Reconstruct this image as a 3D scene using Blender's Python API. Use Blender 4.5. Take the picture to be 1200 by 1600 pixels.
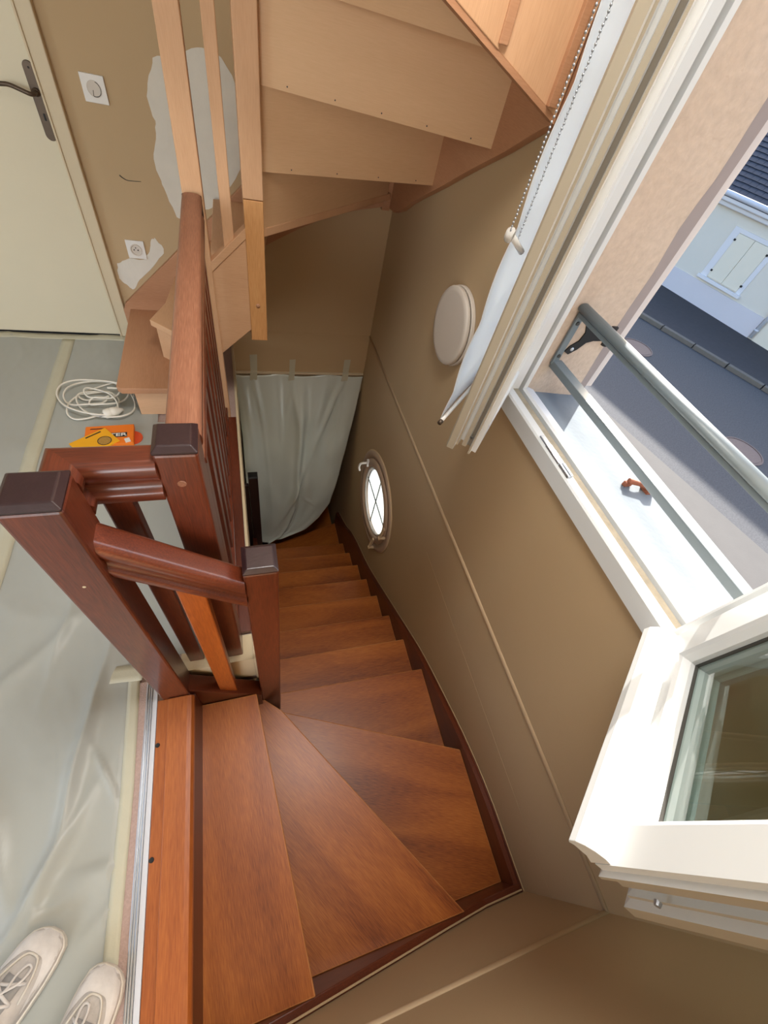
import bpy, bmesh, math, random
from mathutils import Vector, Matrix, Euler, noise
random.seed(7)
for o in list(bpy.data.objects): bpy.data.objects.remove(o)
scene = bpy.context.scene
col = scene.collection

# ------------------------------------------------------------------ camera
cam_d = bpy.data.cameras.new('camera'); cam = bpy.data.objects.new('camera', cam_d); col.objects.link(cam)
cam_d.sensor_fit = 'VERTICAL'; cam_d.sensor_height = 32.0; cam_d.lens = 637.46 * 32.0 / 1600.0
cam_d.clip_start = 0.02; cam_d.clip_end = 200
cam.matrix_world = Matrix.Translation((0, 0, 1.55)) @ Euler((0.659788, -0.193732, -0.255834), 'XYZ').to_matrix().to_4x4()
scene.camera = cam

# ------------------------------------------------------------------ world, sun, daylight
SUN_EL = math.radians(25); SUN_AZ = (0.745, 0.667)          # towards the sun, over the house opposite
wd = bpy.data.worlds.new('World'); scene.world = wd; wd.use_nodes = True
wn = wd.node_tree.nodes; wl = wd.node_tree.links; wn.clear()
wo = wn.new('ShaderNodeOutputWorld'); bg = wn.new('ShaderNodeBackground'); sk = wn.new('ShaderNodeTexSky')
sk.sky_type = 'NISHITA'; sk.sun_disc = False; sk.sun_elevation = SUN_EL
sk.sun_rotation = math.atan2(SUN_AZ[0], SUN_AZ[1]); sk.air_density = 1.0; sk.dust_density = 2.5; sk.ozone_density = 0.9
bg.inputs['Strength'].default_value = 0.45
wl.new(sk.outputs[0], bg.inputs[0]); wl.new(bg.outputs[0], wo.inputs[0])

sd = bpy.data.lights.new('sun', 'SUN'); sd.energy = 12.0; sd.angle = math.radians(0.55); sd.color = (1.0, 0.95, 0.87)
sun = bpy.data.objects.new('sun', sd); col.objects.link(sun)
to_sun = Vector((SUN_AZ[0]*math.cos(SUN_EL), SUN_AZ[1]*math.cos(SUN_EL), math.sin(SUN_EL)))
sun.rotation_euler = to_sun.to_track_quat('Z', 'Y').to_euler(); sun.location = (20, 20, 15)

def area(name, loc, target, sx, sy, power, color):
    d = bpy.data.lights.new(name, 'AREA'); d.shape = 'RECTANGLE'; d.size = sx; d.size_y = sy; d.energy = power; d.color = color
    o = bpy.data.objects.new(name, d); col.objects.link(o); o.location = loc
    o.rotation_euler = (Vector(loc) - Vector(target)).to_track_quat('Z', 'Y').to_euler()
    return o
# added area lights, filling the room from invented openings behind and beside the camera
area('fill_back_opening', (-1.7, -3.05, 1.45), (-1.7, 0, 1.2), 1.7, 1.5, 50, (0.95, 0.98, 1.0))
area('fill_side_opening', (-3.25, 0.1, 1.3), (0, 0.1, 1.1), 1.7, 1.7, 8, (1.0, 0.95, 0.88))

scene.view_settings.view_transform = 'Standard'; scene.view_settings.look = 'None'
scene.view_settings.gamma = 1.0; scene.view_settings.use_curve_mapping = False
scene.view_settings.exposure = 0.45

# ------------------------------------------------------------------ helpers
W = {}
def tag(o, label=None, cat=None, group=None, kind=None):
    if label: o['label'] = label
    if cat: o['category'] = cat
    if group: o['group'] = group
    if kind: o['kind'] = kind
    return o
def setparent(o, parent, m):
    W[o] = m
    o.parent = parent
    if parent is not None: o.matrix_parent_inverse = W[parent].inverted()
    o.matrix_basis = m
def thing(name, loc, label=None, cat=None, group=None, kind=None, parent=None):
    o = bpy.data.objects.new(name, None); o.empty_display_size = 0.05; col.objects.link(o)
    setparent(o, parent, Matrix.Translation(loc)); tag(o, label, cat, group, kind); return o
def obj(name, bm, mat, parent=None, rot=0.0, bevel=0, smooth=False, seg=2):
    """bm holds world coordinates; the object gets its origin at the centre, turned by rot about Z (grain direction)"""
    bmesh.ops.recalc_face_normals(bm, faces=bm.faces)
    vs = [v.co for v in bm.verts]
    c = Vector([(min(v[i] for v in vs) + max(v[i] for v in vs))/2 for i in range(3)])
    m = Matrix.Translation(c) @ Matrix.Rotation(rot, 4, 'Z')
    bm.transform(m.inverted())
    me = bpy.data.meshes.new(name); bm.to_mesh(me); bm.free()
    if isinstance(mat, (list, tuple)):
        for k in mat: me.materials.append(k)
    else: me.materials.append(mat)
    if smooth:
        for p in me.polygons: p.use_smooth = True
        if smooth == 'auto': me.set_sharp_from_angle(angle=math.radians(38))
    o = bpy.data.objects.new(name, me); col.objects.link(o); setparent(o, parent, m)
    if bevel:
        b = o.modifiers.new('Bevel', 'BEVEL'); b.width = bevel; b.segments = seg; b.limit_method = 'ANGLE'; b.angle_limit = math.radians(40)
    return o
def dup(o, delta, parent):
    c = o.copy(); col.objects.link(c); m = Matrix.Translation(delta) @ W[o]; setparent(c, parent, m)
    return c
NB = bmesh.new
def box(bm, x0, x1, y0, y1, z0, z1):
    r = bmesh.ops.create_cube(bm, size=1.0)
    for v in r['verts']:
        v.co = Vector(((x0+x1)/2 + v.co.x*(x1-x0), (y0+y1)/2 + v.co.y*(y1-y0), (z0+z1)/2 + v.co.z*(z1-z0)))
    return bm
def B(*a): return box(NB(), *a)
def prism(bm, pts, vec):
    """closed polygon of 3-D points swept by vec"""
    vec = Vector(vec); a = [bm.verts.new(Vector(p)) for p in pts]; b = [bm.verts.new(Vector(p)+vec) for p in pts]
    n = len(pts); bm.faces.new(a[::-1]); bm.faces.new(b)
    for i in range(n): bm.faces.new((a[i], a[(i+1) % n], b[(i+1) % n], b[i]))
    return bm
def plan(bm, poly, z0, z1): return prism(bm, [(x, y, z0) for x, y in poly], (0, 0, z1-z0))
def frustum(bm, x0, x1, y0, y1, z0, z1, inset):
    a = [bm.verts.new(p) for p in ((x0,y0,z0),(x1,y0,z0),(x1,y1,z0),(x0,y1,z0))]
    b = [bm.verts.new(p) for p in ((x0+inset,y0+inset,z1),(x1-inset,y0+inset,z1),(x1-inset,y1-inset,z1),(x0+inset,y1-inset,z1))]
    bm.faces.new(a[::-1]); bm.faces.new(b)
    for i in range(4): bm.faces.new((a[i], a[(i+1)%4], b[(i+1)%4], b[i]))
    return bm
def extrude_profile(bm, p0, p1, side, prof, end0=None, end1=None):
    """prof: list of (s, up); the section is plumb, ends may be mitred by a shift along the run per unit s"""
    p0, p1, side = Vector(p0), Vector(p1), Vector(side).normalized(); d = (p1-p0).normalized(); up = Vector((0,0,1))
    a = [bm.verts.new(p0 + side*s + up*u + d*((end0 or 0)*s)) for s, u in prof]
    b = [bm.verts.new(p1 + side*s + up*u + d*((end1 or 0)*s)) for s, u in prof]
    n = len(prof); bm.faces.new(a[::-1]); bm.faces.new(b)
    for i in range(n): bm.faces.new((a[i], a[(i+1)%n], b[(i+1)%n], b[i]))
    return bm
def ring_sweep(bm, O, U, V, Wd, L, Hh, prof):
    """profile (inset, depth) swept with mitres round a rectangle L x Hh in the frame O,U,V; depth along Wd"""
    O, U, V, Wd = Vector(O), Vector(U), Vector(V), Vector(Wd); cs = []
    for cu, cv in ((0,0),(1,0),(1,1),(0,1)):
        ringv = []
        for i, w in prof:
            u = i if cu == 0 else L-i; v = i if cv == 0 else Hh-i
            ringv.append(bm.verts.new(O + U*u + V*v + Wd*w))
        cs.append(ringv)
    n = len(prof)
    for k in range(4):
        a, b = cs[k], cs[(k+1)%4]
        for i in range(n): bm.faces.new((a[i], a[(i+1)%n], b[(i+1)%n], b[i]))
    return bm
def tube(bm, pts, r, n=8, closed=False, cap=True):
    pts = [Vector(p) for p in pts]; rings = []; N = len(pts); prev = None
    for k, p in enumerate(pts):
        if closed: t = (pts[(k+1)%N]-pts[k-1]).normalized()
        else: t = (pts[min(k+1,N-1)]-pts[max(k-1,0)]).normalized()
        if prev is None:
            a = Vector((0,0,1)) if abs(t.z) < 0.9 else Vector((1,0,0)); x = t.cross(a).normalized()
        else:
            x = (prev - t*prev.dot(t)).normalized()
        prev = x; y = t.cross(x); rr = r[k] if isinstance(r, (list, tuple)) else r
        rings.append([bm.verts.new(p + (x*math.cos(2*math.pi*i/n) + y*math.sin(2*math.pi*i/n))*rr) for i in range(n)])
    for k in range(N if closed else N-1):
        a, b = rings[k], rings[(k+1)%N]
        for i in range(n): bm.faces.new((a[i], a[(i+1)%n], b[(i+1)%n], b[i]))
    if cap and not closed: bm.faces.new(rings[0][::-1]); bm.faces.new(rings[-1])
    return bm
def lathe(bm, O, axis, prof, n=48, closed_prof=False):
    """prof: (radius, along axis)"""
    O, ax = Vector(O), Vector(axis).normalized(); a = Vector((0,0,1)) if abs(ax.z) < 0.9 else Vector((1,0,0))
    x = ax.cross(a).normalized(); y = ax.cross(x); rings = []
    for r, h in prof:
        if r < 1e-6: rings.append([bm.verts.new(O+ax*h)])
        else: rings.append([bm.verts.new(O+ax*h+(x*math.cos(2*math.pi*i/n)+y*math.sin(2*math.pi*i/n))*r) for i in range(n)])
    m = len(rings)
    for k in range(m if closed_prof else m-1):
        a, b = rings[k], rings[(k+1)%m]
        if len(a) == 1 and len(b) == 1: continue
        for i in range(n):
            j = (i+1)%n
            if len(a) == 1: bm.faces.new((a[0], b[j], b[i]))
            elif len(b) == 1: bm.faces.new((a[i], a[j], b[0]))
            else: bm.faces.new((a[i], a[j], b[j], b[i]))
    return bm
def catmull(P, n=8):
    P = [Vector(p) for p in P]; out = []
    for i in range(len(P)-1):
        p0, p1, p2, p3 = P[max(i-1,0)], P[i], P[i+1], P[min(i+2,len(P)-1)]
        for k in range(n):
            t = k/n; out.append(0.5*((2*p1)+(p2-p0)*t+(2*p0-5*p1+4*p2-p3)*t*t+(3*p1-p0-3*p2+p3)*t**3))
    out.append(P[-1]); return out
def interp(tab, x):
    if x <= tab[0][0]: return tab[0][1]
    for (a, b), (c, d) in zip(tab, tab[1:]):
        if x <= c: return b + (d-b)*(x-a)/(c-a)
    return tab[-1][1]

# ------------------------------------------------------------------ materials
def srgb(r, g, b):
    f = lambda c: ((c/255+0.055)/1.055)**2.4 if c/255 > 0.04045 else c/255/12.92
    return (f(r), f(g), f(b), 1)
MATS = {}
def new_mat(name):
    m = bpy.data.materials.new(name); m.use_nodes = True; n = m.node_tree.nodes; l = m.node_tree.links
    b = n['Principled BSDF']; return m, n, l, b
def plain(name, c, rough=0.5, var=0.06, scale=30, bump=0.0, bscale=200, metal=0.0, spec=0.5, coat=0.0, detail=4):
    m, n, l, b = new_mat(name)
    tc = n.new('ShaderNodeTexCoord'); nz = n.new('ShaderNodeTexNoise'); nz.inputs['Scale'].default_value = scale; nz.inputs['Detail'].default_value = detail
    l.new(tc.outputs['Object'], nz.inputs['Vector'])
    mx = n.new('ShaderNodeMix'); mx.data_type = 'RGBA'
    mx.inputs[6].default_value = tuple(max(0, k*(1-var)) for k in c[:3])+(1,); mx.inputs[7].default_value = tuple(min(1, k*(1+var)) for k in c[:3])+(1,)
    l.new(nz.outputs['Fac'], mx.inputs[0]); l.new(mx.outputs[2], b.inputs['Base Color'])
    b.inputs['Roughness'].default_value = rough; b.inputs['Metallic'].default_value = metal; b.inputs['Specular IOR Level'].default_value = spec
    b.inputs['Coat Weight'].default_value = coat; b.inputs['Coat Roughness'].default_value = 0.15
    if bump:
        n2 = n.new('ShaderNodeTexNoise'); n2.inputs['Scale'].default_value = bscale; n2.inputs['Detail'].default_value = 3
        l.new(tc.outputs['Object'], n2.inputs['Vector'])
        bp = n.new('ShaderNodeBump'); bp.inputs['Strength'].default_value = bump; bp.inputs['Distance'].default_value = 0.002
        l.new(n2.outputs['Fac'], bp.inputs['Height']); l.new(bp.outputs[0], b.inputs['Normal'])
    MATS[name] = m; return m
def wood(name, stops, rough, axis, coat=0.0, scale=1.0, fine=0.42, contrast=1.1, bump=0.15, spec=0.5):
    m, n, l, b = new_mat(name)
    tc = n.new('ShaderNodeTexCoord'); oi = n.new('ShaderNodeObjectInfo')
    add = n.new('ShaderNodeVectorMath'); add.operation = 'ADD'
    sc = n.new('ShaderNodeVectorMath'); sc.operation = 'SCALE'; sc.inputs[0].default_value = (13.1, 7.7, 5.3)
    l.new(oi.outputs['Random'], sc.inputs['Scale']); l.new(tc.outputs['Object'], add.inputs[0]); l.new(sc.outputs[0], add.inputs[1])
    def mp(along, across):
        k = n.new('ShaderNodeMapping'); v = [across*scale]*3; v['xyz'.index(axis)] = along*scale; k.inputs['Scale'].default_value = v
        l.new(add.outputs[0], k.inputs['Vector']); return k
    a = mp(1.1, 6.5); nz = n.new('ShaderNodeTexNoise'); nz.inputs['Scale'].default_value = 1.0; nz.inputs['Detail'].default_value = 5; nz.inputs['Distortion'].default_value = 0.6
    l.new(a.outputs[0], nz.inputs['Vector'])
    f = mp(26, 420); nf = n.new('ShaderNodeTexNoise'); nf.inputs['Scale'].default_value = 1.0; nf.inputs['Detail'].default_value = 3
    l.new(f.outputs[0], nf.inputs['Vector'])
    mix = n.new('ShaderNodeMath'); mix.operation = 'MULTIPLY_ADD'; mix.inputs[1].default_value = fine
    l.new(nf.outputs['Fac'], mix.inputs[0])
    k2 = n.new('ShaderNodeMath'); k2.operation = 'MULTIPLY'; k2.inputs[1].default_value = 1-fine; l.new(nz.outputs['Fac'], k2.inputs[0]); l.new(k2.outputs[0], mix.inputs[2])
    rp = n.new('ShaderNodeValToRGB'); el = rp.color_ramp.elements
    lo, hi = 0.5-0.24/contrast, 0.5+0.24/contrast
    while len(el) < len(stops): el.new(0.5)
    for i, s in enumerate(stops): el[i].position = lo+(hi-lo)*i/(len(stops)-1); el[i].color = s
    l.new(mix.outputs[0], rp.inputs[0]); l.new(rp.outputs[0], b.inputs['Base Color'])
    b.inputs['Roughness'].default_value = rough; b.inputs['Coat Weight'].default_value = coat; b.inputs['Coat Roughness'].default_value = 0.18; b.inputs['Specular IOR Level'].default_value = spec
    if bump:
        bp = n.new('ShaderNodeBump'); bp.inputs['Strength'].default_value = bump; bp.inputs['Distance'].default_value = 0.001
        l.new(nf.outputs['Fac'], bp.inputs['Height']); l.new(bp.outputs[0], b.inputs['Normal'])
    MATS[name] = m; return m
def thin_fresnel(n, l, ior):
    """Fresnel of a thin sheet: the same from both of its sides"""
    ge = n.new('ShaderNodeNewGeometry'); mr = n.new('ShaderNodeMapRange'); mr.inputs['To Min'].default_value = ior; mr.inputs['To Max'].default_value = 1/ior
    l.new(ge.outputs['Backfacing'], mr.inputs['Value']); fr = n.new('ShaderNodeFresnel'); l.new(mr.outputs[0], fr.inputs['IOR']); return fr
def glass_mat(name, tint=(0.93,0.97,0.96,1), rough=0.0, ior=1.5):
    m, n, l, b = new_mat(name); n.remove(b)
    out = n['Material Output']; t = n.new('ShaderNodeBsdfTransparent'); t.inputs[0].default_value = tint
    g = n.new('ShaderNodeBsdfGlossy'); g.inputs['Roughness'].default_value = rough
    fr = thin_fresnel(n, l, ior); mx = n.new('ShaderNodeMixShader')
    l.new(fr.outputs[0], mx.inputs[0]); l.new(t.outputs[0], mx.inputs[1]); l.new(g.outputs[0], mx.inputs[2]); l.new(mx.outputs[0], out.inputs['Surface'])
    MATS[name] = m; return m
def sheet_mat(name, c, rough=0.35, trans=0.35, gloss=0.06):
    m, n, l, b = new_mat(name); out = n['Material Output']; n.remove(b)
    d = n.new('ShaderNodeBsdfDiffuse'); d.inputs[0].default_value = c; t = n.new('ShaderNodeBsdfTranslucent'); t.inputs[0].default_value = c
    g = n.new('ShaderNodeBsdfGlossy'); g.inputs['Roughness'].default_value = rough; g.inputs[0].default_value = (0.9,0.9,0.9,1)
    a = n.new('ShaderNodeMixShader'); a.inputs[0].default_value = trans; l.new(d.outputs[0], a.inputs[1]); l.new(t.outputs[0], a.inputs[2])
    lw = thin_fresnel(n, l, 1.0+gloss*8)
    e = n.new('ShaderNodeMixShader'); l.new(lw.outputs[0], e.inputs[0]); l.new(a.outputs[0], e.inputs[1]); l.new(g.outputs[0], e.inputs[2])
    l.new(e.outputs[0], out.inputs['Surface']); MATS[name] = m; return m

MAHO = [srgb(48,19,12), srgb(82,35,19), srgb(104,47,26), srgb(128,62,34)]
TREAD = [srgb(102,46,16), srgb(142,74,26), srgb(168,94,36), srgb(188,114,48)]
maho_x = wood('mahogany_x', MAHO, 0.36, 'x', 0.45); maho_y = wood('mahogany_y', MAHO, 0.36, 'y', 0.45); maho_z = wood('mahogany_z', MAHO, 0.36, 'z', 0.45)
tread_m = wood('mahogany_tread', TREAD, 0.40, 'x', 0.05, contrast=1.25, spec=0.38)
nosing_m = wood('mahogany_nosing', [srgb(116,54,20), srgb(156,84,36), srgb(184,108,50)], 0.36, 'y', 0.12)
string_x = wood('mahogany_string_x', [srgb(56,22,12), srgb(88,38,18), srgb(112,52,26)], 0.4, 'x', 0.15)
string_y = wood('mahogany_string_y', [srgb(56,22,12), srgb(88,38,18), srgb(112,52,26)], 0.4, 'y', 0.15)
worn_y = wood('mahogany_worn', [srgb(92,54,40), srgb(122,76,56), srgb(146,98,74), srgb(170,122,94)], 0.42, 'y', 0.1, contrast=0.9)
maho_dark = plain('mahogany_end_grain', srgb(44,26,28), 0.38, 0.3, 60, 0.2, 150, coat=0.2)
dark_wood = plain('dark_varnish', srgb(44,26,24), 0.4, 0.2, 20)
BEECH = [srgb(190,146,108), srgb(208,164,126), srgb(220,178,140)]
beech_x = wood('beech_x', BEECH, 0.5, 'x', 0.0, contrast=0.8, spec=0.35); beech_y = wood('beech_y', BEECH, 0.5, 'y', 0.0, contrast=0.8, spec=0.35); beech_z = wood('beech_z', BEECH, 0.5, 'z', 0.0, contrast=0.8, spec=0.35)
oak_z = wood('oak_z', [srgb(176,120,70), srgb(204,150,96), srgb(218,168,114)], 0.5, 'z', 0.0, contrast=1.0, spec=0.35)
riser_ply = wood('beech_riser', [srgb(200,160,120), srgb(211,172,132), srgb(219,181,142)], 0.55, 'x', 0.0, contrast=0.7, spec=0.3)
string_beech_x = wood('beech_string_x', [srgb(160,112,80), srgb(180,132,98), srgb(194,148,112)], 0.5, 'x', 0.0, contrast=0.8, spec=0.35)
string_beech_y = wood('beech_string_y', [srgb(160,112,80), srgb(180,132,98), srgb(194,148,112)], 0.5, 'y', 0.0, contrast=0.8, spec=0.35)
wall_m = plain('wall_paint_tan', srgb(179,154,120), 0.75, 0.025, 3, 0.12, 260, spec=0.3)
wall_far_m = plain('wall_paint_light_tan', srgb(186,160,124), 0.75, 0.025, 3, 0.12, 260, spec=0.3)
dado_m = plain('dado_bead', srgb(198,172,138), 0.85, 0.03, 20)
ceil_m = plain('ceiling_white', srgb(226,222,212), 0.8, 0.02, 5)
cream_m = plain('plaster_cream', srgb(214,196,160), 0.7, 0.05, 14, 0.2, 90)
door_m = plain('door_cream', srgb(212,202,176), 0.5, 0.02, 6, 0.05, 300)
frame_cream = plain('door_frame_cream', srgb(206,190,160), 0.5, 0.02, 10)
bronze = plain('aged_bronze', srgb(92,78,66), 0.42, 0.15, 60, metal=0.6)
white_pl = plain('white_plastic', srgb(226,222,216), 0.4, 0.01, 10)
off_white = plain('lamp_white', srgb(206,196,184), 0.5, 0.01, 10)
filler_m = plain('filler_paint', srgb(216,210,198), 0.85, 0.07, 14, 0.3, 60)
black_m = plain('black', srgb(16,14,14), 0.6, 0.1, 10)
pvc = plain('white_pvc', srgb(206,208,208), 0.3, 0.012, 12)
pvc_beige = plain('pvc_edge', srgb(164,154,136), 0.4, 0.02, 12)
seal_m = plain('rubber_seal', srgb(60,58,54), 0.6, 0.1, 30)
dirt_m = plain('dirty_channel', srgb(150,140,120), 0.7, 0.35, 40, 0.5, 80, detail=8)
steel = plain('galvanised_steel', srgb(170,176,184), 0.35, 0.08, 60, metal=0.8)
alu = plain('aluminium', srgb(196,200,206), 0.3, 0.04, 80, metal=0.85)
white_edge = plain('white_edge', srgb(206,210,218), 0.4, 0.02, 30)
carpet_m = plain('carpet_pink', srgb(176,152,142), 0.95, 0.22, 160, 0.9, 300, detail=8)
render_m = plain('pink_render', srgb(192,173,155), 0.9, 0.20, 55, 1.0, 90, detail=8, spec=0.2)
sill_m = plain('sill_stone', srgb(118,126,133), 0.9, 0.16, 9, 0.4, 60, detail=8, spec=0.15)
rail_m = plain('railing_paint', srgb(106,116,120), 0.42, 0.06, 20)
rust_m = plain('rusty_iron', srgb(134,78,54), 0.8, 0.35, 60, 0.6, 90)
shutter_m = plain('shutter_pale', srgb(206,196,190), 0.6, 0.03, 12)
asphalt = plain('asphalt', srgb(84,84,86), 0.9, 0.45, 34, 0.9, 60, spec=0.2, detail=10)
pavement_m = plain('pavement', srgb(98,95,92), 0.9, 0.08, 3, 0.5, 40, spec=0.2, detail=8)
far_pave = plain('far_pavement', srgb(70,68,70), 0.9, 0.14, 8, 0.5, 40, spec=0.2)
kerb_m = plain('kerb_granite', srgb(104,98,90), 0.85, 0.15, 14)
house_m = plain('house_render', srgb(214,208,196), 0.9, 0.02, 3, 0.2, 30, spec=0.2)
plinth_m = plain('house_plinth', srgb(206,202,206), 0.9, 0.015, 3, spec=0.2)
houseshut_m = plain('house_shutter', srgb(222,214,196), 0.6, 0.02, 4)
house_trim = plain('house_trim', srgb(216,214,216), 0.8, 0.01, 4)
slate_m = plain('slate', srgb(50,54,66), 0.55, 0.22, 9)
manhole_m = plain('manhole_iron', srgb(104,88,84), 0.6, 0.2, 30, 0.5, 60)
zinc_pipe = plain('zinc_pipe', srgb(196,198,206), 0.5, 0.03, 10)
tape_m = plain('masking_tape', srgb(190,186,164), 0.55, 0.04, 30, 0.2, 200)
cord_m = plain('white_cord', srgb(226,220,206), 0.45, 0.02, 10)
orange_m = plain('orange_card', srgb(236,120,22), 0.5, 0.04, 20)
yellow_m = plain('yellow_card', srgb(238,170,18), 0.5, 0.04, 20)
red_m = plain('red_orange_disc', srgb(222,84,40), 0.7, 0.06, 60)
label_black = plain('label_black', srgb(24,22,22), 0.5, 0.05, 10)
grit_m = plain('grit_paper', srgb(170,130,60), 0.8, 0.3, 120)
shoe_m = plain('shoe_canvas', srgb(186,180,174), 0.85, 0.45, 22, 0.6, 220, detail=8)
shoe_toe = plain('shoe_toe', srgb(208,204,200), 0.7, 0.28, 30, 0.4, 120, detail=8)
shoe_sole = plain('shoe_sole', srgb(206,200,188), 0.6, 0.1, 40)
lace_m = plain('shoe_lace', srgb(206,202,198), 0.9, 0.06, 90)
pane_m = glass_mat('window_glass', (0.74, 0.83, 0.81, 1), 0.0, 2.1)
clear_pl = sheet_mat('clear_plastic', srgb(226,224,220), 0.15, 0.5, 0.06)
sheet_m = sheet_mat('plastic_sheet', srgb(214,220,212), 0.2, 0.12, 0.08)
dropcloth_m = sheet_mat('drop_cloth', srgb(168,170,163), 0.36, 0.0, 0.05)
blind_m = sheet_mat('blind_fabric', srgb(244,247,250), 0.6, 0.45, 0.02)
# frosted porthole glass
frost_m = sheet_mat('frosted_glass', (0.30, 0.335, 0.345, 1), 0.1, 0.97, 0.06)

# ================================================================== SETTING
XW, YF, YN = 0.872, 2.573, -0.427        # stair wall, far wall, near wall
XO = 1.262                               # outer face of the facade
# ---- landing floor slab
bm = NB()
plan(bm, [(-3.2,-3.0),(-0.29,-3.0),(-0.29,0.515),(-0.045,0.515),(-0.045,YF),(-3.2,YF)], -0.25, -0.004)
floor = tag(obj('floor', bm, carpet_m), 'landing floor carpeted in pinkish beige under the protective sheet', None, None, 'structure')
tag(obj('trim_1', B(-0.047,-0.036, 0.512, YF, -0.26, 0.003), cream_m), 'cream plaster edge strip of the stairwell opening', None, None, 'structure')
tag(obj('trim_6', B(-0.285,-0.048, 0.513, 0.606, -0.20, 0.0015), cream_m), 'cream plaster ledge behind the short stringer', None, None, 'structure')
tag(obj('floor_lower', B(-3.2, XO, -0.5, 5.0, -2.75, -2.6), dark_wood), 'dark floor of the storey below', None, None, 'structure')
# ---- far wall, from the door across the stairwell down to the lintel
bm = NB()
box(bm, -3.2,-1.46, YF, YF+0.15, 0, 2.6); box(bm, -1.46,-0.645, YF, YF+0.15, 2.06, 2.6); box(bm, -0.645,XO, YF, YF+0.15, -0.235, 2.6); box(bm, -3.2,-0.645, YF, YF+0.15, -0.25, 0)
wall_far = tag(obj('wall_far', bm, wall_far_m), 'tan painted far wall with door, sockets and filler patches', None, None, 'structure')
obj('joint_line', B(0.0, XW, YF-0.0035, YF+0.001, 0.054, 0.062), wall_far_m, wall_far)
# ---- stairwell side wall under the slab
tag(obj('wall_stairwell', B(-0.16,-0.06, 0.46, 4.6, -2.6, -0.25), cream_m), 'cream wall below the landing along the lower flight', None, None, 'structure')
bm = NB(); box(bm, -0.06, XO, 4.4, 4.55, -2.6, -0.25); box(bm, -0.06, XO, YF, 4.4, -0.4, -0.26)
tag(obj('wall_lower', bm, wall_m), 'tan wall at the foot of the lower stairs', None, None, 'structure')
# ---- stair wall with window and porthole openings
WY0, WY1, WZ0, WZ1 = 0.075, 1.075, 0.735, 2.14
PY, PZ, PR = 1.785, -0.80, 0.33
bm = NB(); y0, y1 = YN-0.1, 4.55
box(bm, XW, XO, y0, y1, WZ1, 2.6)
box(bm, XW, XO, y0, WY0, WZ0, WZ1); box(bm, XW, XO, WY1, y1, WZ0, WZ1)
ph = 0.70; PRO = 0.68
box(bm, XW, 0.985, y0, y1, PZ+ph, WZ0); box(bm, 0.985, XO, y0, WY0, PZ+ph, WZ0); box(bm, 0.985, XO, WY1, y1, PZ+ph, WZ0); box(bm, 0.985, XO, WY0, WY1, PZ+ph, WZ0-0.055); box(bm, XW, XO, y0, PY-ph, PZ-ph, PZ+ph); box(bm, XW, XO, PY+ph, y1, PZ-ph, PZ+ph)
box(bm, XW, XO, y0, y1, -2.6, PZ-ph)
n = 48; ri = []; ro = []; rx = []
for i in range(n):
    a = 2*math.pi*i/n; c, s = math.cos(a), math.sin(a); k = ph/max(abs(c), abs(s))
    ri.append((PY+PR*c, PZ+PR*s)); rx.append((PY+PRO*c, PZ+PRO*s)); ro.append((PY+k*c, PZ+k*s))
va = [[bm.verts.new((x, p[0], p[1])) for p in ring] for x, ring in ((XW, ri), (XW, ro), (XO, rx), (XO, ro))]
for i in range(n):
    j = (i+1) % n
    bm.faces.new((va[0][i], va[0][j], va[1][j], va[1][i])); bm.faces.new((va[2][i], va[3][i], va[3][j], va[2][j])); bm.faces.new((va[0][i], va[2][i], va[2][j], va[0][j]))
wall_right = tag(obj('wall_right', bm, wall_m), 'tan stair wall with the open casement window and round porthole', None, None, 'structure')
# dado bead and the faint lower joint line
def bead(bm, p0, p1, side, r):
    prof = [(0, -r), (r*0.22, -r*0.8), (r*0.4, -r*0.4), (r*0.45, 0), (r*0.4, r*0.4), (r*0.22, r*0.8), (0, r)]
    return extrude_profile(bm, p0, p1, side, prof)
tag(obj('trim_2', bead(NB(), (XW, YN, 0.058), (XW, YF, 0.058), (-1, 0, 0), 0.013), dado_m, smooth=True), 'thin pale dado bead along the stair wall', None, None, 'structure')
obj('joint_line', B(XW-0.0006, XW+0.001, YN, 1.0, -0.262, -0.256), wall_m, wall_right)
# ---- near wall
wall_near = tag(obj('wall_near', B(-0.30, XO, YN-0.1, YN, -2.6, 2.6), wall_m), 'tan near wall of the stairwell under the open sash', None, None, 'structure')
tag(obj('trim_3', bead(NB(), (-0.30, YN, 0.045), (XW, YN, 0.058), (0, 1, 0), 0.014), dado_m, smooth=True), 'thin pale dado bead along the near wall', None, None, 'structure')
# outer render skin round the window (facade) and reveals
bm = NB()
box(bm, 0.99, 1.218, WY1-0.012, WY1+0.004, WZ0, WZ1); box(bm, 0.99, 1.218, WY0-0.004, WY0+0.006, WZ0, WZ1); box(bm, 0.99, 1.218, WY0, WY1, WZ1-0.012, WZ1+0.004)
bmesh.ops.subdivide_edges(bm, edges=bm.edges[:], cuts=24, use_grid_fill=True)
for v in bm.verts:
    if v.co.x > 1.20:
        v.co.x += 0.016*noise.noise(Vector((v.co.x*3, v.co.y*9, v.co.z*7))) - 0.006
    v.co += Vector((0, 0.004*noise.noise(v.co*9), 0))
tr4 = tag(obj('trim_4', bm, render_m), 'rough pink rendered outer reveal of the window', None, None, 'structure')
obj('render_return', B(1.205, XO+0.001, WY1-0.003, WY1+0.002, WZ0-0.05, WZ1), plain('render_shaded', srgb(150,138,134), 0.9, 0.05, 20, 0.4, 90), tr4)  # grey colour holds the shade on this return of the pink render
bm = NB(); box(bm, XO, XO+0.012, -3, WY0-0.02, -2.95, 2.6); box(bm, XO, XO+0.012, WY1+0.01, 4.6, PZ+ph, 2.6); box(bm, XO, XO+0.012, WY0-0.02, WY1+0.03, -2.95, WZ0-0.05)
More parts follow.
